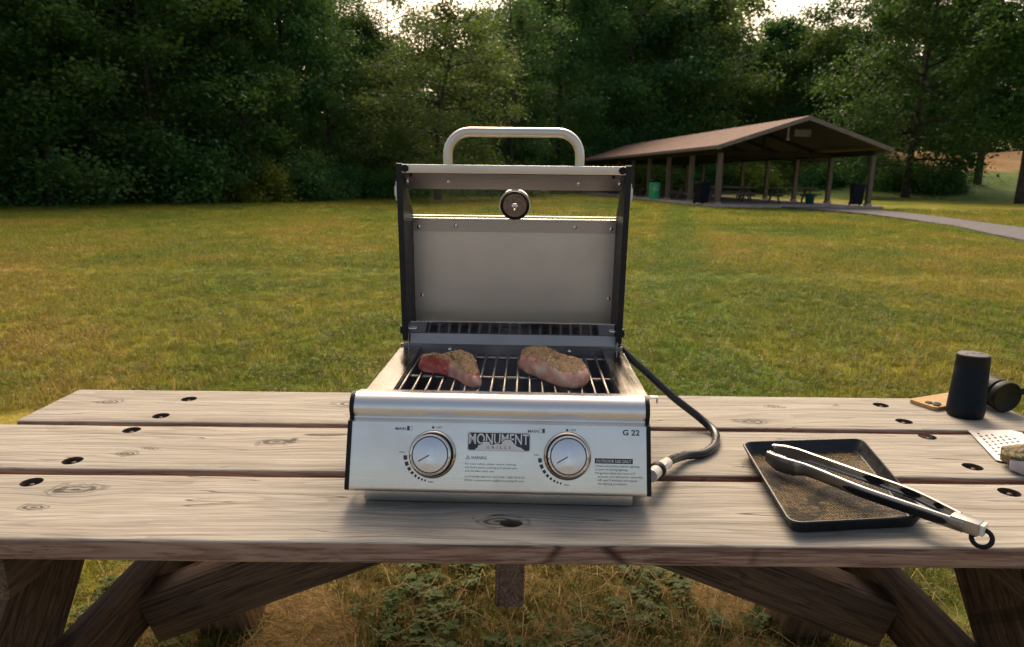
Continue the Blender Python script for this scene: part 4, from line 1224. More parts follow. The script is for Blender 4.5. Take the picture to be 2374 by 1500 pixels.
# knobs
for kc in ((-0.1298, 0.0595), (0.1012, 0.0578)):
    base = Vector(pn(*kc, 0))
    kb = MB(); kb.M = PM @ Matrix.Translation(base)
    kb.lathe([(0.0405, 0.0), (0.0408, 0.0012), (0.0392, 0.0045), (0.0368, 0.0060), (0.0355, 0.0055), (0.0355, 0.001)], 56); bz = gpart(kb, 'knob_bezel', 'ringgold')
    kk = MB(); KS = 1.12
    kk.lathe([(0.0318, 0.0), (0.0322, 0.006), (0.0318, 0.0085), (0.0295, 0.0095), (0.028, 0.0100)], 56)
    knob = gpart(kk, 'knob', 'black_plastic'); knob.matrix_local = PM @ Matrix.Translation(base + Vector((0, 0, 0.001))) @ Matrix.Diagonal((KS, KS, 1, 1))
    sk = MB(); sk.lathe([(0.0298, 0.009), (0.0302, 0.014), (0.0306, 0.0285), (0.0300, 0.0305), (0.0282, 0.0318), (0.0268, 0.0312), (0.0262, 0.0300)], 56); gpart(sk, 'knob_skirt', 'chrome', knob)
    fc = MB(); fc.lathe([(0.0262, 0.0302), (0.0262, 0.0316), (0.0255, 0.0320), (0.0001, 0.0320)], 56); gpart(fc, 'knob_face', 'knob_face', knob)
    rg = MB(); rg.lathe([(0.0274, 0.0308), (0.0274, 0.0317), (0.0258, 0.0322), (.0258, .0308)], 56); gpart(rg, 'knob_ring', 'ink', knob)
    pt = MB(); a = R(210); d = Vector((math.cos(a), math.sin(a), 0)); q = Vector((-d.y, d.x, 0)) * 0.0008
    p0, p1 = d * 0.0015, d * 0.0195
    pt.add([p0 - q, p1 - q, p1 + q, p0 + q, *(v + Vector((0, 0, .0006)) for v in (p0 - q, p1 - q, p1 + q, p0 + q))], [(0, 3, 2, 1), (4, 5, 6, 7), (0, 1, 5, 4), (1, 2, 6, 5), (2, 3, 7, 6), (3, 0, 4, 7)])
    pt.v = [(x, y, z + 0.0320) for x, y, z in pt.v]; gpart(pt, 'pointer', 'ink', knob, None)

# body: base tray, feet, firebox, rails
hb = 0.252
m = MB(); m.box((-0.0085, -0.013, 0.0155), (0.466, 0.410, 0.0225), bev=0.002); gpart(m, 'base_tray', 'steel')
for sx in (-0.228, 0.2145):
    for sy in (-0.196, 0.16):
        m = MB(); m.box((sx, sy, 0.0022), (0.024, 0.024, 0.0044), bev=0.001); gpart(m, 'foot', 'black_rubber')
m = MB()
cxb = 0.002
for s in (-1, 1):      # double side walls
    xo, xi = cxb + s * hb, cxb + s * 0.207
    m.box(((xo), 0.015, 0.098), (0.004, 0.33, 0.152)); m.box((xi, 0.015, 0.128), (0.003, 0.34, 0.100))
m.box((cxb, 0.1915, 0.125), (0.412, 0.003, 0.106)); m.box((cxb, -0.137, 0.128), (0.412, 0.003, 0.10)); m.box((cxb, 0.028, 0.0745), (0.41, 0.325, 0.004))
m.box((cxb, 0.196, 0.1035), (0.504, 0.004, 0.163))
gpart(m, 'firebox', 'firebox', smooth=None)
for s in (-1, 1):
    m = MB(); xo, xi = cxb + s * 0.2535, cxb + s * 0.2055
    m.flat([(min(xo, xi), -0.1575), (max(xo, xi), -0.1575), (max(xo, xi) + (-0.004 if s > 0 else 0), 0.186), (min(xo, xi) + (0.004 if s < 0 else 0), 0.186)], 0.1765, 0.1790)
    gpart(m, 'side_rail', 'rail')
    m = MB(); m.box((cxb + s * 0.262, -0.150, 0.1800), (0.014, 0.010, 0.0025)); m.box((cxb + s * 0.2685, -0.150, 0.175), (0.0018, 0.009, 0.012)); gpart(m, 'latch_clip', 'chrome', smooth=None)
m = MB()
for xx in (-0.10, 0.105):   # flame tamers
    m.prism([(0, 0), (0, 0)], 0, 0) if False else None
    vs = []
    for y in (-0.125, 0.175):
        vs += [(xx - 0.062, y, 0.105), (xx, y, 0.135), (xx + 0.062, y, 0.105)]
    m.add(vs, [(0, 1, 4, 3), (1, 2, 5, 4)])
gpart(m, 'flame_tamer', 'soot', smooth=None)
m = MB()
for yy in (-0.06, 0.085): m.box((cxb, yy, 0.140), (0.40, 0.006, 0.006))
gpart(m, 'support_bar', 'firebox', smooth=None)
rod_me = None
for k in range(19):
    x = -0.223 + 0.02433 * k
    if rod_me is None:
        m = MB(); m.tube([(0, -0.128, 0.1560), (0, -0.122, 0.1665), (0, 0.168, 0.1665), (0, 0.182, 0.163), (0, 0.186, 0.157)], 0.0029, 8); rdo = gpart(m, 'grate_rod', 'rod', smooth=60); rod_me = rdo.data
    else: rdo = link('grate_rod', rod_me, [], G)
    rdo.location.x = x
for yy in (-0.118, 0.015, 0.170):
    m = MB(); m.tube([(-0.2262, yy, 0.1606), (0.2190, yy, 0.1606)], 0.0036, 8); gpart(m, 'cross_rod', 'rod', smooth=60)
# splash plate at the back
m = MB()
m.prism([(0.2150, 0.1840), (0.2050, 0.2330), (0.2070, 0.2332), (0.2170, 0.1842)], 0.005 - .236, 0.005 + .236); m.box((0.005, 0.2105, 0.2340), (0.472, 0.012, 0.0014))
m.box((0.005, 0.205, 0.1815), (0.472, 0.018, 0.002))
for s in (-1, 1): m.box((0.005 + s * 0.2365, 0.203, 0.206), (0.0018, 0.024, 0.053))
gpart(m, 'splash_plate', 'splash', smooth=None)
m = MB(); m.prism([(0.1960, 0.1830), (0.2080, 0.2065), (0.2092, 0.2062), (0.1972, 0.1826)], 0.005 - .234, 0.005 + .234); gpart(m, 'splash_strip', 'strip', smooth=None)
for s in (-1, 1):
    m = MB(); m.tube([(0.005 + s * 0.236, 0.206, 0.2175), (0.005 + s * 0.224, 0.206, 0.2175)], 0.0035, 10); m.ball((0.005 + s * 0.222, 0.206, 0.2175), 0.0042); gpart(m, 'hinge_screw', 'chrome', smooth=60)
for xx in (-0.137, 0.134):
    m = MB(); m.lathe([(0.005, 0), (0.0045, 0.004), (0.002, 0.0055)], 12, Matrix.Translation((xx, 0.188, 0.174)) @ Matrix.Rotation(R(90), 4, 'X')); gpart(m, 'screw', 'chrome', smooth=60)

# lid
LC = 0.0035
side = [(0.155, 0.5835), (0.172, 0.5845), (0.182, 0.5730), (0.2900, 0.4740), (0.3000, 0.4560), (0.3100, 0.2400), (0.3080, 0.1950), (0.2050, 0.1860), (0.1920, 0.1930), (0.1850, 0.2150)]
LID = empty('lid'); LID.parent = G
for s in (-1, 1):
    m = MB(); xa, xb = LC + s * 0.2350, LC + s * 0.2475
    m.prism(side, min(xa, xb), max(xa, xb)); gpart(m, 'side_panel', 'black_paint', LID)
    m = MB(); m.lathe([(0.010, 0), (0.010, 0.004), (0.008, 0.0055)], 20, Matrix.Translation((LC + s * 0.2475, 0.195, 0.2170)) @ Matrix.Rotation(R(90 * s), 4, 'Y')); gpart(m, 'hinge_cap', 'black_plastic', LID)
    m = MB(); m.box((LC + s * 0.2505, 0.163, 0.5265), (0.004, 0.004, 0.022)); m.box((LC + s * 0.2490, 0.163, 0.5265), (0.002, 0.006, 0.040)); gpart(m, 'side_clip', 'white_plastic', LID, None)
m = MB(); m.box((LC, 0.1655, 0.5735), (0.4700, 0.021, 0.0175), bev=0.0012); gpart(m, 'front_lip', 'tube', LID)
for s in (-1, 1):
    m = MB(); m.lathe([(0.0078, 0), (0.0078, 0.003), (0.0066, 0.0042), (0.003, 0.0042)], 24, Matrix.Translation((LC + s * 0.2285, 0.1552, 0.5738)) @ Matrix.Rotation(R(90), 4, 'X')); gpart(m, 'bumper', 'black_rubber', LID)
P0, P1 = Vector((0, 0.170, 0.5635)), Vector((0, 0.275, 0.4660)); dP = P1 - P0; nP = Vector((0, dP.z, -dP.y)).normalized()   # faces down-front
def slope_box(t0, t1, th, off, w, name, m_, x=LC):
    a, b = P0 + dP * t0 + nP * off, P0 + dP * t1 + nP * off
    q = [(a.y, a.z), (b.y, b.z), (b.y - nP.y * th, b.z - nP.z * th), (a.y - nP.y * th, a.z - nP.z * th)]
    mb = MB(); mb.prism(q[::-1], x - w / 2, x + w / 2); return gpart(mb, name, m_, LID, None)
slope_box(0.0, 0.33, 0.0025, 0.0, 0.4690, 'window_strip', 'steel_dark')
slope_box(0.30, 0.995, 0.0030, -0.0045, 0.4690, 'window_pane', M['glass'])
m = MB(); m.tube([(LC - 0.2345, 0.2745, 0.4625), (LC + 0.2345, 0.2745, 0.4625)], 0.0026, 12); gpart(m, 'window_trim', 'chrome', LID, 60)
m = MB(); m.prism([(0.2768, 0.4600), (0.2768, 0.4335), (0.2790, 0.4335), (0.2790, 0.4600)], LC - .2345, LC + .2345); gpart(m, 'lower_strip', 'steel_dark', LID, None)
m = MB(); m.add([(LC - .2345, 0.2805, 0.4580), (LC + .2345, 0.2805, 0.4580), (LC + .2345, 0.2960, 0.1900), (LC - .2345, 0.2960, 0.1900), (LC - .2345, 0.2830, 0.4580), (LC + .2345, 0.2830, 0.4580), (LC + .2345, 0.2985, 0.1900), (LC - .2345, 0.2985, 0.1900)],
             [(0, 3, 2, 1), (4, 5, 6, 7), (0, 1, 5, 4), (2, 3, 7, 6), (0, 4, 7, 3), (1, 2, 6, 5)]); gpart(m, 'inner_liner', 'steel_lid', LID, None)
m = MB()
m.prism([(0.2840, 0.4590), (0.2870, 0.4590), (0.2985, 0.4500), (0.3085, 0.1960), (0.3040, 0.1960), (0.2945, 0.4520)][::-1], LC - .2345, LC + .2345); gpart(m, 'outer_shell', 'steel', LID, None)
scr_me = None
for (xx, yy, zz) in ((-0.226, 0.184, 0.5480), (-0.137, 0.184, 0.5480), (0.1425, 0.184, 0.5470), (0.2305, 0.184, 0.5470), (-0.2165, 0.2750, 0.4440), (-0.131, 0.2750, 0.4465), (0.1435, 0.2750, 0.4465), (0.2265, 0.2750, 0.4440), (-0.2135, 0.2885, 0.2810), (0.2290, 0.2885, 0.2800)):
    if scr_me is None:
        m = MB(); m.lathe([(0.0048, 0), (0.0046, 0.0015), (0.0030, 0.0036), (0.0008, 0.0042)], 14, Matrix.Rotation(R(90), 4, 'X')); so = gpart(m, 'screw', 'chrome', LID, 60); scr_me = so.data
    else: so = link('screw', scr_me, [], LID)
    so.location = (xx, yy, zz)
for xx in (-0.2135, 0.2140):
    m = MB(); m.lathe([(0.0035, 0), (0.0035, 0.006), (0.001, 0.008)], 10, Matrix.Translation((xx, 0.160, 0.5648)) @ Matrix.Rotation(R(180), 4, 'X')); gpart(m, 'catch_stud', 'black_rubber', LID, 60)
hw = 0.1425
pts = [(-hw, 0.205, 0.548), (-hw, 0.205, 0.603)]
for k in range(1, 9):
    a = R(180 - 11.25 * k); pts.append((-hw + 0.047 + 0.047 * math.cos(a), 0.205, 0.604 + 0.048 * math.sin(a)))
pts += [(-x, y, z) for x, y, z in reversed(pts)]
m = MB(); m.tube([(x + LC - .001, y, z) for x, y, z in pts], 0.0104, 18); hd = gpart(m, 'handle', 'tube', LID, 60)
# thermometer through the window
TM = Matrix.Translation((LC + 0.002, 0.246, 0.4985)) @ Matrix((Vector((1, 0, 0)), Vector((0, 0.52, -0.854)).cross(Vector((1, 0, 0))).normalized() * 1, Vector((0, -0.93, 0.3)).normalized())).transposed().to_4x4() if False else Matrix.Translation((LC + 0.002, 0.247, 0.4960)) @ Matrix.Rotation(R(90 + 12), 4, 'X')
m = MB(); m.M = TM; m.lathe([(0.0355, -0.018), (0.0360, -0.012), (0.0352, -0.007), (0.0250, -0.0060)], 40); th = gpart(m, 'thermometer', 'chrome', LID)
m = MB(); m.M = TM; m.lathe([(0.0332, -0.0065), (0.0330, 0.002), (0.0318, 0.0036), (0.0285, 0.0036), (0.0275, 0.001), (0.0270, -0.004)], 40); gpart(m, 'rubber_ring', 'black_rubber', th)
m = MB(); m.M = TM; m.lathe([(0.0276, -0.005), (0.0276, -0.001), (0.0265, 0.0), (0.001, 0.0)], 40); gpart(m, 'back_disc', 'dial', th)
m = MB(); m.M = TM; m.lathe([(0.0075, 0), (0.0075, 0.006), (0.006, 0.007)], 6); m.lathe([(0.0045, 0.006), (0.0045, 0.011), (0.0035, 0.0115)], 12); m.lathe([(0.0022, 0.011), (0.0022, 0.04), (0.0008, 0.042)], 10); gpart(m, 'probe', 'chrome', th)
# regulator and hose
def gl(p):     # world -> grill local
    return G.matrix_basis.inverted() @ Vector(p)
G.matrix_basis = Matrix.Translation((-0.004, 0.345, TOP)) @ Matrix.Rotation(R(-1.5), 4, 'Z')
hp = [(0.245, 0.60, 0.93), (0.2715, 0.5546, .90), (0.3171, .5485, .86), (.3752, .5284, .81), (.4327, .5112, .768), (.4573, .4651, .7495), (.4345, .3900, .7495), (.3984, .3449, .7495), (.3572, .3223, .754), (.320, .280, .763), (.300, .245, .770)]
m = MB(); m.tube([gl(p) for p in hp], 0.0088, 12, 6); hose = gpart(m, 'gas_hose', 'hose', smooth=80)
d0 = gl((.300, .245, .770)); d1 = gl((.2865, .221, .774)); d2 = gl((.2765, .203, .777)); d3 = gl((.268, .188, .779)); d4 = gl((.2535, .163, .781))
m = MB(); m.tube([d0 + (d0 - d1) * .15, d1], 0.0108, 16); gpart(m, 'hose_ferrule', 'white_plastic', hose)
m = MB(); m.tube([d1, d2], 0.0130, 6); gpart(m, 'hex_nut', 'white_plastic', hose, None)
m = MB(); m.tube([d2, d2.lerp(d3, .25), d2.lerp(d3, .75), d3], [0.0125, 0.0155, 0.0155, 0.0125], 20); gpart(m, 'regulator_collar', 'black_plastic', hose)
m = MB(); m.tube([d3, d4], 0.0118, 20); gpart(m, 'gas_inlet', 'white_plastic', hose)

# ------------------------------------------------------------------ steaks
def steak_mat(name, flesh, flesh2, fat, phase):
    b = NB(name); c = b.coord(); g = b.node('ShaderNodeNewGeometry')
    crust = b.attr('crust')
    warp = b.noise(c, 40.0, 3)
    fl = b.mix(b.mapr(b.noise(c, 26.0, 3, 0.6, 1.0), 0.35, 0.65), flesh, flesh2)
    vein = b.noise(b.scale(c, (1, 1, 1.6)), 55.0 + phase, 2, 0.5, 1.2)
    v = b.mapr(b.math('ABSOLUTE', b.math('SUBTRACT', vein, 0.5)), 0.0, 0.035, 1.0, 0.0)
    fl = b.mix(b.math('MULTIPLY', v, 0.40), fl, fat)
    fl = b.mix(b.attr('fat'), fl, b.mix(warp, fat, tuple(x * 0.85 for x in fat)))
    pep = b.ramp(b.voro(c, 430.0, out='Color'), [(0.0, (0.17, 0.08, 0.035)), (0.35, (0.62, 0.37, 0.17)), (0.7, (0.40, 0.21, 0.09)), (1.0, (0.85, 0.64, 0.38))])
    m = b.mapr(b.math('ADD', crust, b.math('MULTIPLY', b.math('SUBTRACT', b.noise(c, 190.0, 4, 0.7), 0.5), 1.5)), 0.36, 0.60)
    b.set(Base_Color=b.mix(m, fl, pep), Roughness=b.mapr(m, 0, 1, 0.34, 0.7, False), Subsurface_Weight=0.12, Subsurface_Scale=0.01)
    b.bsdf.inputs['Subsurface Radius'].default_value = (1.0, 0.3, 0.2)
    h = b.math('ADD', b.math('MULTIPLY', b.math('MULTIPLY', b.voro(c, 620.0), m), 1.2), b.math('MULTIPLY', b.noise(c, 120.0, 3), 0.5))
    b.bump(h, 0.7, 0.0012)
    return b.mat

def steak(outline, h, label, m_, seed, fatdir, tilt=0.0, sag=0.35):
    pts = [Vector((x, y, 0)) for x, y in outline]
    # smooth closed curve through the outline
    n0 = len(pts); ring = []
    for i in range(n0):
        a, b, c, d = pts[i - 1], pts[i], pts[(i + 1) % n0], pts[(i + 2) % n0]
        for k in range(8):
            t = k / 8; ring.append(0.5 * ((2 * b) + (c - a) * t + (2 * a - 5 * b + 4 * c - d) * t * t + (3 * b - a - 3 * c + d) * t ** 3))
    cen = sum(ring, Vector()) / len(ring)
    ring = [p - cen for p in ring]; N = len(ring)
    prof = [(0.55, 0.0), (0.90, 0.0), (0.965, 0.04), (0.995, 0.15), (1.0, 0.32), (0.995, 0.52), (0.975, 0.70), (0.94, 0.83), (0.89, 0.92), (0.80, 0.985), (0.66, 1.03), (0.48, 1.06), (0.30, 1.08), (0.14, 1.085)]
    vs = []; crust = []; fat = []
    for j, (s, z) in enumerate(prof):
        for p in ring:
            q = p * s
            hh = h * (1 + 0.34 * mnoise.noise(Vector((p.x * 14, p.y * 14, seed))))
            # thinner towards the tail, thicker on the far side
            hh *= 1 - sag * max(0.0, (p.normalized().dot(fatdir)) * (p.length / 0.075)) * s
            w = Vector((q.x, q.y, z * hh))
            nz = mnoise.noise(Vector((w.x * 45 + seed, w.y * 45, w.z * 60)))
            n2 = mnoise.noise(Vector((w.x * 120 + seed, w.y * 120, w.z * 140)))
            if j > 0:
                w += Vector((p.normalized().x, p.normalized().y, 0.25)) * (nz * 0.0046 + n2 * 0.0018) * (1 if j > 1 else 0.3)
            w.z = max(w.z, 0.0)
            vs.append(w)
            crust.append(0.0 if z < 0.80 else min(1.0, (z - 0.80) / 0.22))
            fd = p.normalized().dot(fatdir)
            fat.append(max(0.0, min(1.0, (fd - 0.45) * 1.6 + nz * 1.3)) * (1 if z < 0.95 else 0.3))
    fs = []
    for j in range(len(prof) - 1):
        for k in range(N):
            k2 = (k + 1) % N
            fs.append((j * N + k, j * N + k2, (j + 1) * N + k2, (j + 1) * N + k))
    fs += [tuple(range(N - 1, -1, -1)), tuple(range((len(prof) - 1) * N, len(prof) * N))]
    mb = MB(); mb.add(vs, fs); me = mb.mesh('steak')
    for nm, val in (('crust', crust), ('fat', fat)):
        a = me.attributes.new(nm, 'FLOAT', 'POINT'); a.data.foreach_set('value', val)
    o = link('steak', me, m_, None, smooth=180)
    o.location = (cen.x, cen.y, TOP + 0.1696)
    tag(o, label, 'steak', 'seasoned raw steaks on the grill')
    # coarse pepper and herb flakes lying on the crust
    rnd = random.Random(seed); fl = MB()
    for i in range(800):
        j = rnd.choice([7, 8, 9, 9, 10, 10, 11, 11, 12, 13]) if i > 120 else rnd.choice([4, 5, 6])
        k = rnd.randrange(N); p = vs[j * N + k].lerp(vs[min(j + 1, len(prof) - 1) * N + (k + 1) % N], rnd.random())
        r = rnd.uniform(0.0008, 0.0021)
        a = [p + Vector((rnd.uniform(-1, 1), rnd.uniform(-1, 1), rnd.uniform(-.2, .9))) * r * 1.2 for _ in range(4)]
        fl.add(a, [(0, 1, 2), (0, 2, 3), (0, 3, 1), (1, 3, 2)], rnd.randrange(3))
    f = fl.build('seasoning', [M['pep1'], M['pep2'], M['pep3']], o, None); f['kind'] = 'stuff'
    return o
M['pep1'] = mat('pepper_dark', (0.045, 0.028, 0.014), 0.7); M['pep2'] = mat('spice_tan', (0.62, 0.43, 0.21), 0.7); M['pep3'] = mat('herb_flake', (0.34, 0.22, 0.09), 0.7)
steak([(-.183, .374), (-.158, .366), (-.130, .343), (-.101, .310), (-.080, .272), (-.064, .256), (-.0535, .272), (-.058, .312), (-.066, .345), (-.088, .392), (-.122, .428), (-.150, .418), (-.174, .398)], 0.037,
      'red seasoned steak with a pale rounded tail, near the left of the grate', steak_mat('red_steak', (0.50, 0.05, 0.055), (0.66, 0.15, 0.13), (0.85, 0.50, 0.40), 0.0), 3, Vector((0.36, -0.93, 0)))
steak([(.0175, .402), (.030, .368), (.046, .343), (.066, .312), (.090, .278), (.106, .262), (.132, .262), (.150, .282), (.151, .312), (.136, .352), (.118, .392), (.094, .428), (.062, .446), (.032, .436)], 0.040,
      'pink seasoned steak with a broad pale fat side, at the right of the grate', steak_mat('pink_steak', (0.70, 0.20, 0.14), (0.80, 0.38, 0.27), (0.92, 0.66, 0.48), 9.0), 8, Vector((-0.62, -0.78, 0)), sag=0.2)

# ------------------------------------------------------------------ baking tray
def tray_mat():
    b = NB('nonstick_gold_sheen'); c = b.coord(); o = b.sep(c)
    n = b.noise(c, 13.0, 4, 0.6); gr = b.noise(c, 420.0, 3, 0.7)
    gold_sheen = b.ramp(gr, [(0.35, (0.10, 0.07, 0.04)), (0.52, (0.27, 0.195, 0.105)), (0.70, (0.60, 0.47, 0.27))])  # golden reflected sheen painted into the base colour, with seasoning speckle
    dark = b.ramp(gr, [(0.4, (0.014, 0.013, 0.014)), (0.7, (0.10, 0.085, 0.065))])
    col = b.mix(b.mapr(n, 0.43, 0.53), gold_sheen, dark)
    hx = b.math('MULTIPLY', b.math('SINE', b.math('MULTIPLY', b.math('ADD', o[0], o[1]), 640.0)), b.math('SINE', b.math('MULTIPLY', b.math('SUBTRACT', o[0], o[1]), 640.0)))
    col = b.mix(b.mapr(hx, -0.1, 0.35, 0.0, 0.75), col, (0.03, 0.022, 0.016))
    b.set(Base_Color=col, Metallic=0.6, Roughness=b.mapr(n, 0.35, 0.7, 0.30, 0.48))
    u = b.math('SINE', b.math('MULTIPLY', b.math('ADD', o[0], o[1]), 640.0)); v = b.math('SINE', b.math('MULTIPLY', b.math('SUBTRACT', o[0], o[1]), 640.0))
    b.bump(b.math('ADD', b.math('MULTIPLY', u, v), b.math('MULTIPLY', gr, 0.4)), 1.0, 0.0022)
    return b.mat
M['tray'] = tray_mat()
M['tray_dark'] = mat('dark_nonstick', (0.007, 0.009, 0.013), 0.36, 0.0, 0.3, 40, 0.1, 300, spec=0.4)
TR = empty('baking_tray', (0.590, 0.210, TOP))
tag(TR, 'dark baking tray with greasy textured base under the tongs', 'baking tray')
CR = [(0.4470, 0.0250), (0.6855, 0.0530), (0.7495, 0.3960), (0.4825, 0.3690)]   # front-left, front-right, back-right, back-left
CR = [Vector((x - 0.590, y - 0.210, 0)) for x, y in CR]
def tray_ring(inset, z, r, nseg=7):
    cen = sum(CR, Vector()) / 4; out = []
    cs = []
    for i in range(4):
        p, a, b = CR[i], CR[i - 1], CR[(i + 1) % 4]
        da, db = (a - p).normalized(), (b - p).normalized()
        sn = abs(da.cross(db).z)
        cs.append((p + (da + db) * inset / sn, da, db))
    for p, da, db in cs:
        p0, p1 = p + da * r, p + db * r
        for k in range(nseg):
            t = k / (nseg - 1); q = p0 * (1 - t) ** 2 + p * 2 * t * (1 - t) + p1 * t * t
            out.append(Vector((q.x, q.y, z)))
    return out
def loft(rings, closed_top=True):
    m = MB(); n = len(rings[0]); vs = [p for r in rings for p in r]; fs = []
    for j in range(len(rings) - 1):
        for k in range(n): fs.append((j * n + k, j * n + (k + 1) % n, (j + 1) * n + (k + 1) % n, (j + 1) * n + k))
    m.add(vs, fs); return m, n
outer_r = [tray_ring(0.014, 0.0010, 0.020), tray_ring(0.011, 0.003, 0.021), tray_ring(0.0025, 0.0215, 0.024), tray_ring(0.0005, 0.0232, 0.025), tray_ring(0.0, 0.0250, 0.026), tray_ring(0.0012, 0.0266, 0.025), tray_ring(0.0035, 0.0268, 0.024), tray_ring(0.0050, 0.0250, 0.023), tray_ring(0.0125, 0.0050, 0.020), tray_ring(0.0150, 0.0032, 0.019)]
m, n = loft(outer_r); b0 = 0
m.f += [tuple(range(n - 1, -1, -1)), tuple(range((len(outer_r) - 1) * n, len(outer_r) * n))]; m.mi += [0, 0]
m.build('tray_shell', M['tray_dark'], TR, 40)
fr = [tray_ring(0.0147, 0.0040, 0.019)]
m = MB(); m.add(fr[0], [tuple(range(n))]); m.build('tray_base', M['tray'], TR, None)
rnd = random.Random(5); m = MB()
for i in range(1500):     # spilled seasoning: most along the right and far edges and down the middle
    a, b = rnd.random(), rnd.random()
    if rnd.random() < 0.45: a = 1 - 0.28 * rnd.random() ** 2
    p = (CR[0] * (1 - a) + CR[1] * a) * (1 - b) + (CR[3] * (1 - a) + CR[2] * a) * b
    p = p * 0.87; p.z = 0.0046; r = rnd.uniform(0.0004, 0.0013)
    q = [p + Vector((rnd.uniform(-1, 1), rnd.uniform(-1, 1), rnd.uniform(0, 1))) * r for _ in range(4)]
    m.add(q, [(0, 1, 2), (0, 2, 3), (0, 3, 1), (1, 3, 2)], rnd.randrange(3))
o = m.build('spilled_seasoning', [M['pep1'], M['pep2'], M['pep3']], TR, None); o['kind'] = 'stuff'

# ------------------------------------------------------------------ tongs
TG = empty('tongs', (0.615, 0.14, TOP))
tag(TG, 'steel kitchen tongs with black grips lying across the tray', 'tongs')
to = Vector((0.615, 0.14, TOP))
def arm(cl, hgts, thick, outward, name):
    """pressed-steel arm: channel section (web + two folded lips) swept along centre line cl; web stands on edge"""
    cl = [Vector(p) - to for p in cl]
    P = [cl[0] * 2 - cl[1]] + cl + [cl[-1] * 2 - cl[-2]]; pts = []; hs = []
    for i in range(1, len(P) - 2):
        for k in range(10):
            t = k / 10; a, b, c, d = P[i - 1], P[i], P[i + 1], P[i + 2]
            pts.append(0.5 * ((2 * b) + (c - a) * t + (2 * a - 5 * b + 4 * c - d) * t * t + (3 * b - a - 3 * c + d) * t ** 3)); hs.append(hgts[i - 1] * (1 - t) + hgts[i] * t)
    pts.append(cl[-1]); hs.append(hgts[-1])
    sec = lambda h, lip: [(-lip, h / 2), (-lip * .5, h / 2 + .0012), (0.0, h / 2 + 0.0002), (0.0012, h / 2 - 0.002), (0.0012, -h / 2 + 0.002), (0.0, -h / 2 - .0002), (-lip * .5, -h / 2 - .0012), (-lip, -h / 2)]
    m = MB(); vs = []; ns = 16
    for i, p in enumerate(pts):
        t = (pts[min(i + 1, len(pts) - 1)] - pts[max(i - 1, 0)]).normalized()
        side = Vector((t.y, -t.x, 0)).normalized() * outward; upv = side.cross(t) * (1 if side.cross(t).z > 0 else -1)
        lip = thick
        s1 = sec(hs[i], lip); s2 = [(a - 0.0009 if abs(b) < hs[i] / 2 - .003 else a, b * (1 - 0.0009 / (hs[i] / 2))) for a, b in s1]
        for a, b in s1 + s2[::-1]: vs.append(p + side * a + upv * b)
    fs = []
    for i in range(len(pts) - 1):
        for k in range(ns):
            k2 = (k + 1) % ns; fs.append((i * ns + k, i * ns + k2, (i + 1) * ns + k2, (i + 1) * ns + k))
    fs += [tuple(range(ns - 1, -1, -1)), tuple(range((len(pts) - 1) * ns, len(pts) * ns))]
    m.add(vs, fs); return m.build(name, M['bright'], TG, 50), pts, hs
near = [(.5070, .2935, .766), (.5190, .2640, .764), (.5380, .2380, .766), (.5580, .2150, .770), (.6090, .1210, .774), (.6727, .0400, .7755), (.7050, .0010, .7755)]
far = [(.5230, .3010, .779), (.5420, .2850, .779), (.5600, .2660, .781), (.5780, .2420, .784), (.6300, .1610, .787), (.6830, .0930, .785), (.7180, .0260, .7795)]
a1, p1, h1 = arm(near, [.020, .030, .029, .021, .019, .018, .018], 0.006, 1, 'arm')
a2, p2, h2 = arm(far, [.020, .028, .026, .019, .017, .017, .017], 0.006, -1, 'arm')
def grip(pts, hs, i0, i1, out, sc, parent, name='grip', off=0.0016):
    m = MB(); vs = []; L = i1 - i0
    for i in range(i0, i1 + 1):
        p = pts[i]; t = (pts[min(i + 1, len(pts) - 1)] - pts[max(i - 1, 0)]).normalized(); side = Vector((t.y, -t.x, 0)).normalized() * out; upv = Vector((0, 0, 1))
        e = math.sqrt(max(0.02, 1 - (2 * (i - i0) / L - 1) ** 6)) * hs[i] * sc / 2
        for a, b in ((off - .001, -e), (off + .0016, -e * .9), (off + .0022, 0), (off + .0016, e * .9), (off - .001, e)): vs.append(p + side * a + upv * (b - hs[i] * 0.06))
    fs = [(i * 5 + k, i * 5 + k + 1, (i + 1) * 5 + k + 1, (i + 1) * 5 + k) for i in range(L) for k in range(4)]
    fs += [(0, 1, 2, 3, 4)[::-1], tuple(L * 5 + k for k in range(5))]
    m.add(vs, fs); return m.build(name, M['black_rubber'], parent, 50)
grip(p1, h1, 37, 55, 1, 0.70, a1)
for i0, i1 in ((40, 44), (47, 51), (54, 56)): grip(p2, h2, i0, i1, 1, 0.62, a2, 'grip', 0.0)
for sgn, pts_, pr in ((1, p1, a1), (-1, p2, a2)):      # scalloped gripping edge at the head
    m = MB()
    for k in range(7):
        i = 1 + k * 2; t = (pts_[i + 1] - pts_[i]).normalized(); side = Vector((t.y, -t.x, 0)) * sgn
        m.ball(pts_[i] - side * 0.008 + Vector((0, 0, (h1 if sgn > 0 else h2)[i] / 2 - .0005)), 0.0038, seg=8, sz=0.5)
    m.build('scallop', M['bright'], pr, 60)
e1, e2 = p1[-1], p2[-1]; dirn = (p1[-1] - p1[-8]).normalized(); mid = (e1 + e2) / 2
m = MB(); q = Matrix((dirn, Vector((-dirn.y, dirn.x, 0)).normalized(), Vector((0, 0, 1)))).transposed().to_4x4()
m.box(mid + dirn * 0.006, (0.040, 0.026, 0.021), q, bev=0.002); m.build('hinge_sleeve', M['bright'], TG)
m = MB(); m.box(mid + dirn * 0.024, (0.016, 0.020, 0.018), q, bev=0.002); m.build('pull_tab', M['white_plastic'], TG)
rc = Vector((0.7262, -0.0135, 0.7655)) - to
m = MB(); m.tube([mid + dirn * 0.028, rc - dirn * 0.012], [0.0055, 0.004], 10)
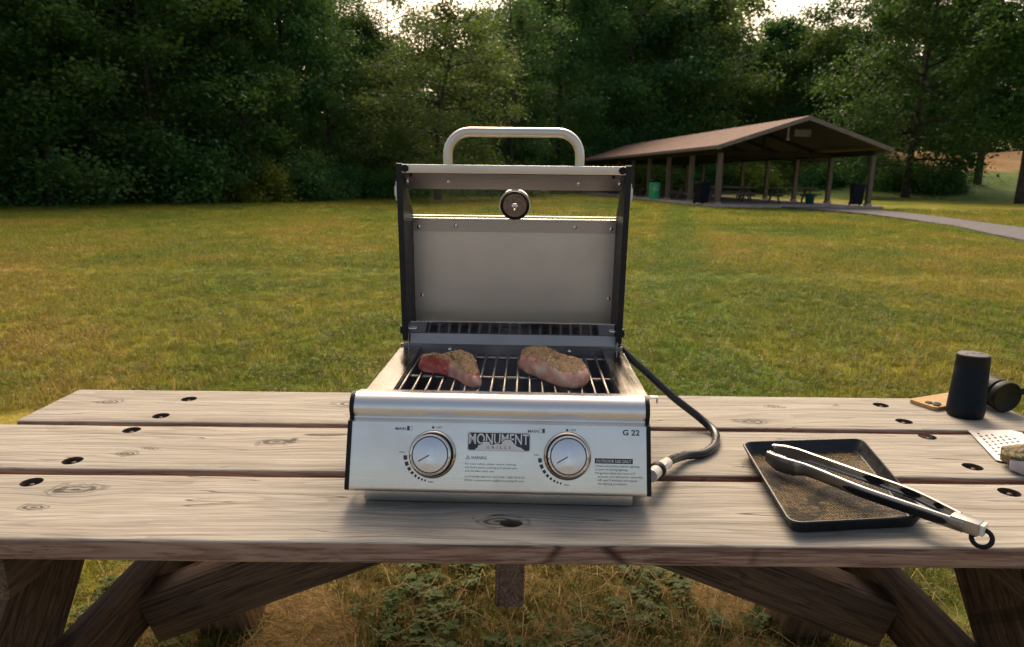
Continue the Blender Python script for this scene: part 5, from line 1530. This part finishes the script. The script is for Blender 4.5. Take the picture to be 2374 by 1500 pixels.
pts = [rc + dirn * 0.0135 * math.cos(2 * math.pi * k / 28) + (Vector((-dirn.y, dirn.x, 0)) * 0.55 + Vector((0, 0, 0.83))) * 0.0135 * math.sin(2 * math.pi * k / 28) for k in range(29)]
m.tube(pts, 0.0036, 10); m.build('hanging_ring', M['black_rubber'], TG, 60)

# ------------------------------------------------------------------ loudspeaker
def fabric_mat():
    b = NB('speaker_mesh'); c = b.coord()
    v = b.voro(c, 420.0, rnd=0.1)
    b.set(Base_Color=b.ramp(v, [(0.2, (0.003, 0.006, 0.010)), (0.6, (0.009, 0.019, 0.030))]), Roughness=0.65)
    b.bsdf.inputs['Specular IOR Level'].default_value = 0.15
    b.bump(v, 0.5, 0.0008); return b.mat
SP = empty('portable_speaker', (1.1165, 0.622, TOP)); tag(SP, 'dark tapered portable speaker standing in front of the phone', 'speaker'); SP.scale = (0.83, 0.83, 1.0)
m = MB(); m.lathe([(0.0420, 0.0), (0.0455, 0.0015), (0.0485, 0.009), (0.0492, 0.018), (0.0490, 0.024)], 48); m.build('base', M['black_rubber'], SP)
m = MB(); m.lathe([(0.0488, 0.024), (0.0484, 0.034), (0.0455, 0.085), (0.0432, 0.128), (0.0430, 0.1285)], 48); m.build('mesh_body', fabric_mat(), SP)
m = MB(); m.lathe([(0.0434, 0.1285), (0.0436, 0.130), (0.0426, 0.150), (0.0420, 0.1535), (0.0405, 0.155), (0.0385, 0.1554)], 48); m.build('top_band', M['black_rubber'], SP)
m = MB(); m.lathe([(0.0388, 0.1550), (0.0386, 0.1560), (0.0370, 0.1564), (0.001, 0.1564)], 48); tp_ = m.build('control_pad', mat('grey_rubber', (0.075, 0.075, 0.08), 0.6, var=0.1), SP)
m = MB()
for k, xx in enumerate((-0.020, 0.0, 0.020)): m.box((xx, 0.004 - abs(k - 1) * 0.004, 0.1567), (0.011, 0.0018, 0.0010), bev=0.0004)
m.build('button', M['ink'], tp_)

# ------------------------------------------------------------------ phone in a bamboo case
PH = empty('mobile_phone', (1.1190, 0.7140, TOP), R(22.9)); tag(PH, 'phone in a bamboo case lying behind the speaker', 'phone')
def rrect(w, h, r, n=6):
    out = []
    for cx_, cy_, a0 in ((w / 2 - r, h / 2 - r, 0), (-w / 2 + r, h / 2 - r, 90), (-w / 2 + r, -h / 2 + r, 180), (w / 2 - r, -h / 2 + r, 270)):
        for k in range(n): a = R(a0 + 90 * k / (n - 1)); out.append((cx_ + r * math.cos(a), cy_ + r * math.sin(a)))
    return out
m = MB(); m.flat(rrect(0.157, 0.0755, 0.011), 0.0008, 0.0085); m.flat(rrect(0.1555, 0.074, 0.0105), 0.0085, 0.0095); m.build('bamboo_shell', M['bamboo'], PH)
for (xx, yy) in ((-0.062, -0.004), (-0.050, -0.018), (-0.062, -0.024)):
    m = MB(); m.lathe([(0.0085, 0.0095), (0.0085, 0.0118), (0.0074, 0.0122)], 24, Matrix.Translation((xx + .004, yy, 0))); l_ = m.build('camera_lens', M['black_plastic'], PH)
    m = MB(); m.lathe([(0.0052, 0.0118), (0.0052, 0.0126), (0.001, 0.0127)], 20, Matrix.Translation((xx + .004, yy, 0))); m.build('lens_glass', M['black_rubber'], l_)

# ------------------------------------------------------------------ black bottle lying on its side, ribbed cap towards the camera
BT = empty('spice_bottle', (1.2270, 0.655, TOP + 0.0415), 0); tag(BT, 'black bottle lying on its side with big round ribbed cap', 'bottle')
BT.rotation_euler = (R(94), 0, R(8))
m = MB(); m.lathe([(0.0355, -0.095), (0.0375, -0.092), (0.0378, -0.03), (0.0372, -0.012), (0.030, -0.004), (0.030, 0.0)], 40); m.build('body', M['black_rubber'], BT)
m = MB(); pr = []
N_ = 72
vs = []; fs = []
for j, (rr, z, rib) in enumerate(((0.0385, -0.002, 0), (0.0395, 0.0, 1), (0.0398, 0.013, 1), (0.0385, 0.0152, 0), (0.0362, 0.0158, 0), (0.0352, 0.0148, 0), (0.001, 0.0146, 0))):
    for k in range(N_ * 2):
        a = math.pi * k / N_; r = rr - (0.0010 if (rib and k % 2) else 0); vs.append((r * math.cos(a), r * math.sin(a), z))
n2_ = N_ * 2
for j in range(6):
    for k in range(n2_): fs.append((j * n2_ + k, j * n2_ + (k + 1) % n2_, (j + 1) * n2_ + (k + 1) % n2_, (j + 1) * n2_ + k))
fs.append(tuple(range(6 * n2_, 7 * n2_))); m.add(vs, fs); m.build('ribbed_cap', M['black_plastic'], BT, 50)
m = MB(); m.box((0.046, 0.014, 0.008), (0.026, 0.018, 0.012), bev=0.004); m.build('cap_tab', M['black_plastic'], BT)

# ------------------------------------------------------------------ spatula and oven mitt
M['spat'] = steel('spatula_steel', (0.78, 0.76, 0.74), 0.42, (30, 30, 30), 0.05)
SA = empty('spatula', (1.08, 0.42, TOP)); tag(SA, 'perforated steel spatula blade half under the camouflage mitt', 'spatula')
bl = [(1.0510, .5105), (1.1520, .5135), (1.1660, .4950), (1.1250, .4180), (1.0560, .3440), (1.0100, .3310), (0.9975, .3400)]
bl = [(x - 1.08, y - .42) for x, y in bl]
cu_ = MB(); cu_.flat(bl[::-1], 0.0, 0.0011)
bo_ = cu_.build('blade', M['spat'], SA, None); bo_.rotation_euler = (0, 0, 0); bo_.location = (0, 0, 0.003)
ct = MB()
e0, e1_ = Vector((-0.029, 0.0905, 0)), Vector((-0.0825, -0.080, 0))     # slanted front edge
ex = (e1_ - e0).normalized(); ey = Vector((-ex.y, ex.x, 0)) ; ey = ey if ey.x > 0 else -ey
for i in range(9):
    for j in range(6):
        p = e0 + ex * (0.018 + 0.0182 * i + (0.009 if j % 2 else 0)) + ey * (0.016 + 0.0135 * j)
        inside = p.x < 0.075 - max(0, (0.03 - p.y)) * 0.62 and p.y < 0.085 and p.y > -0.076 and p.x < 0.045 + p.y * 0.4
        if inside: ct.lathe([(0.0036, -0.01), (0.0036, 0.01)], 12, Matrix.Translation(p) @ Matrix.Rotation(math.atan2(ex.y, ex.x), 4, 'Z'), sx=1.35, sy=0.8)
cto = ct.build('cut', M['bright'], SA, None); cto.location = (0, 0, 0.003)
md = bo_.modifiers.new('b', 'BOOLEAN'); md.operation = 'DIFFERENCE'; md.object = cto; md.solver = 'EXACT'
bpy.context.view_layer.update(); bake(bo_); bpy.data.objects.remove(cto)
m = MB(); m.tube([(0.030, -0.030, 0.006), (0.075, -0.085, 0.022), (0.12, -0.14, 0.03), (0.19, -0.225, 0.035)], [0.006, 0.005, 0.008, 0.009], 12, 4); m.build('handle', M['black_plastic'], SA)

def camo_mat():
    b = NB('camouflage_cloth'); c = b.coord()
    w = b.noise(c, 30.0, 3, out='Color')
    n = b.noise(b.mix(0.15, c, w), 26.0, 4, 0.65, 1.2); n2 = b.noise(c, 43.0, 4, 0.65, 1.0)
    col = b.ramp(n, [(0.40, (0.055, 0.075, 0.035)), (0.47, (0.30, 0.22, 0.12)), (0.54, (0.15, 0.10, 0.05)), (0.60, (0.42, 0.36, 0.26))], 'CONSTANT')
    col = b.mix(b.mapr(n2, 0.56, 0.6), col, (0.025, 0.022, 0.016))
    b.set(Base_Color=col, Roughness=0.9); b.bump(b.noise(c, 300.0, 2), 0.4, 0.001); return b.mat
MT = empty('oven_mitt', (1.05, 0.30, TOP)); tag(MT, 'crumpled camouflage oven mitt with pale cloth patch at the right edge', 'oven mitt')
def cloth(axis, radii, seed, amp, seg=40):
    m = MB(); vs = []; P = [Vector(p) for p in axis]
    n = len(P)
    for i, p in enumerate(P):
        t = (P[min(i + 1, n - 1)] - P[max(i - 1, 0)]).normalized(); s = t.cross(Vector((0, 0, 1))).normalized(); u = s.cross(t)
        for k in range(seg):
            a = 2 * math.pi * k / seg; rx, rz = radii[i]
            d = 1 + amp * mnoise.noise(Vector((math.cos(a) * 2.1, math.sin(a) * 2.1, i * 0.55 + seed))) + amp * .5 * mnoise.noise(Vector((math.cos(a) * 5, math.sin(a) * 5, i * 1.1 + seed)))
            w = p + s * math.cos(a) * rx * d + u * math.sin(a) * rz * d; w.z = max(w.z, 0.001); vs.append(w)
    fs = [(i * seg + k, i * seg + (k + 1) % seg, (i + 1) * seg + (k + 1) % seg, (i + 1) * seg + k) for i in range(n - 1) for k in range(seg)]
    fs += [tuple(range(seg - 1, -1, -1)), tuple(range((n - 1) * seg, n * seg))]
    m.add(vs, fs); return m
ax = [Vector((-0.055, 0.028, 0.024)).lerp(Vector((0.13, -0.115, 0.036)), t / 13) for t in range(14)]
rd = [(0.012, 0.012), (0.030, 0.020), (0.038, 0.0235), (0.041, 0.026), (0.042, 0.028), (0.044, 0.030), (0.046, 0.032), (0.048, 0.034), (0.049, 0.036), (0.05, 0.036), (0.05, 0.036), (0.05, 0.034), (0.046, 0.03), (0.03, 0.02)]
mt = cloth(ax, rd, 2.0, 0.28).build('cloth', camo_mat(), MT, 180)
M['grey_cloth'] = mat('pale_lilac_cloth', (0.46, 0.43, 0.47), 0.9, var=0.12, nsc=60, bump=0.3, bsc=300)
ax2 = [Vector((-0.058, -0.004, 0.016)).lerp(Vector((0.085, -0.125, 0.024)), t / 9) for t in range(10)]
cloth(ax2, [(0.010, 0.012), (0.016, 0.020), (0.019, 0.023), (0.021, 0.024), (.022, .025), (.022, .026), (.022, .026), (.022, .026), (.02, .022), (.01, .01)], 7.0, 0.22, 28).build('cuff_patch', M['grey_cloth'], MT, 180)
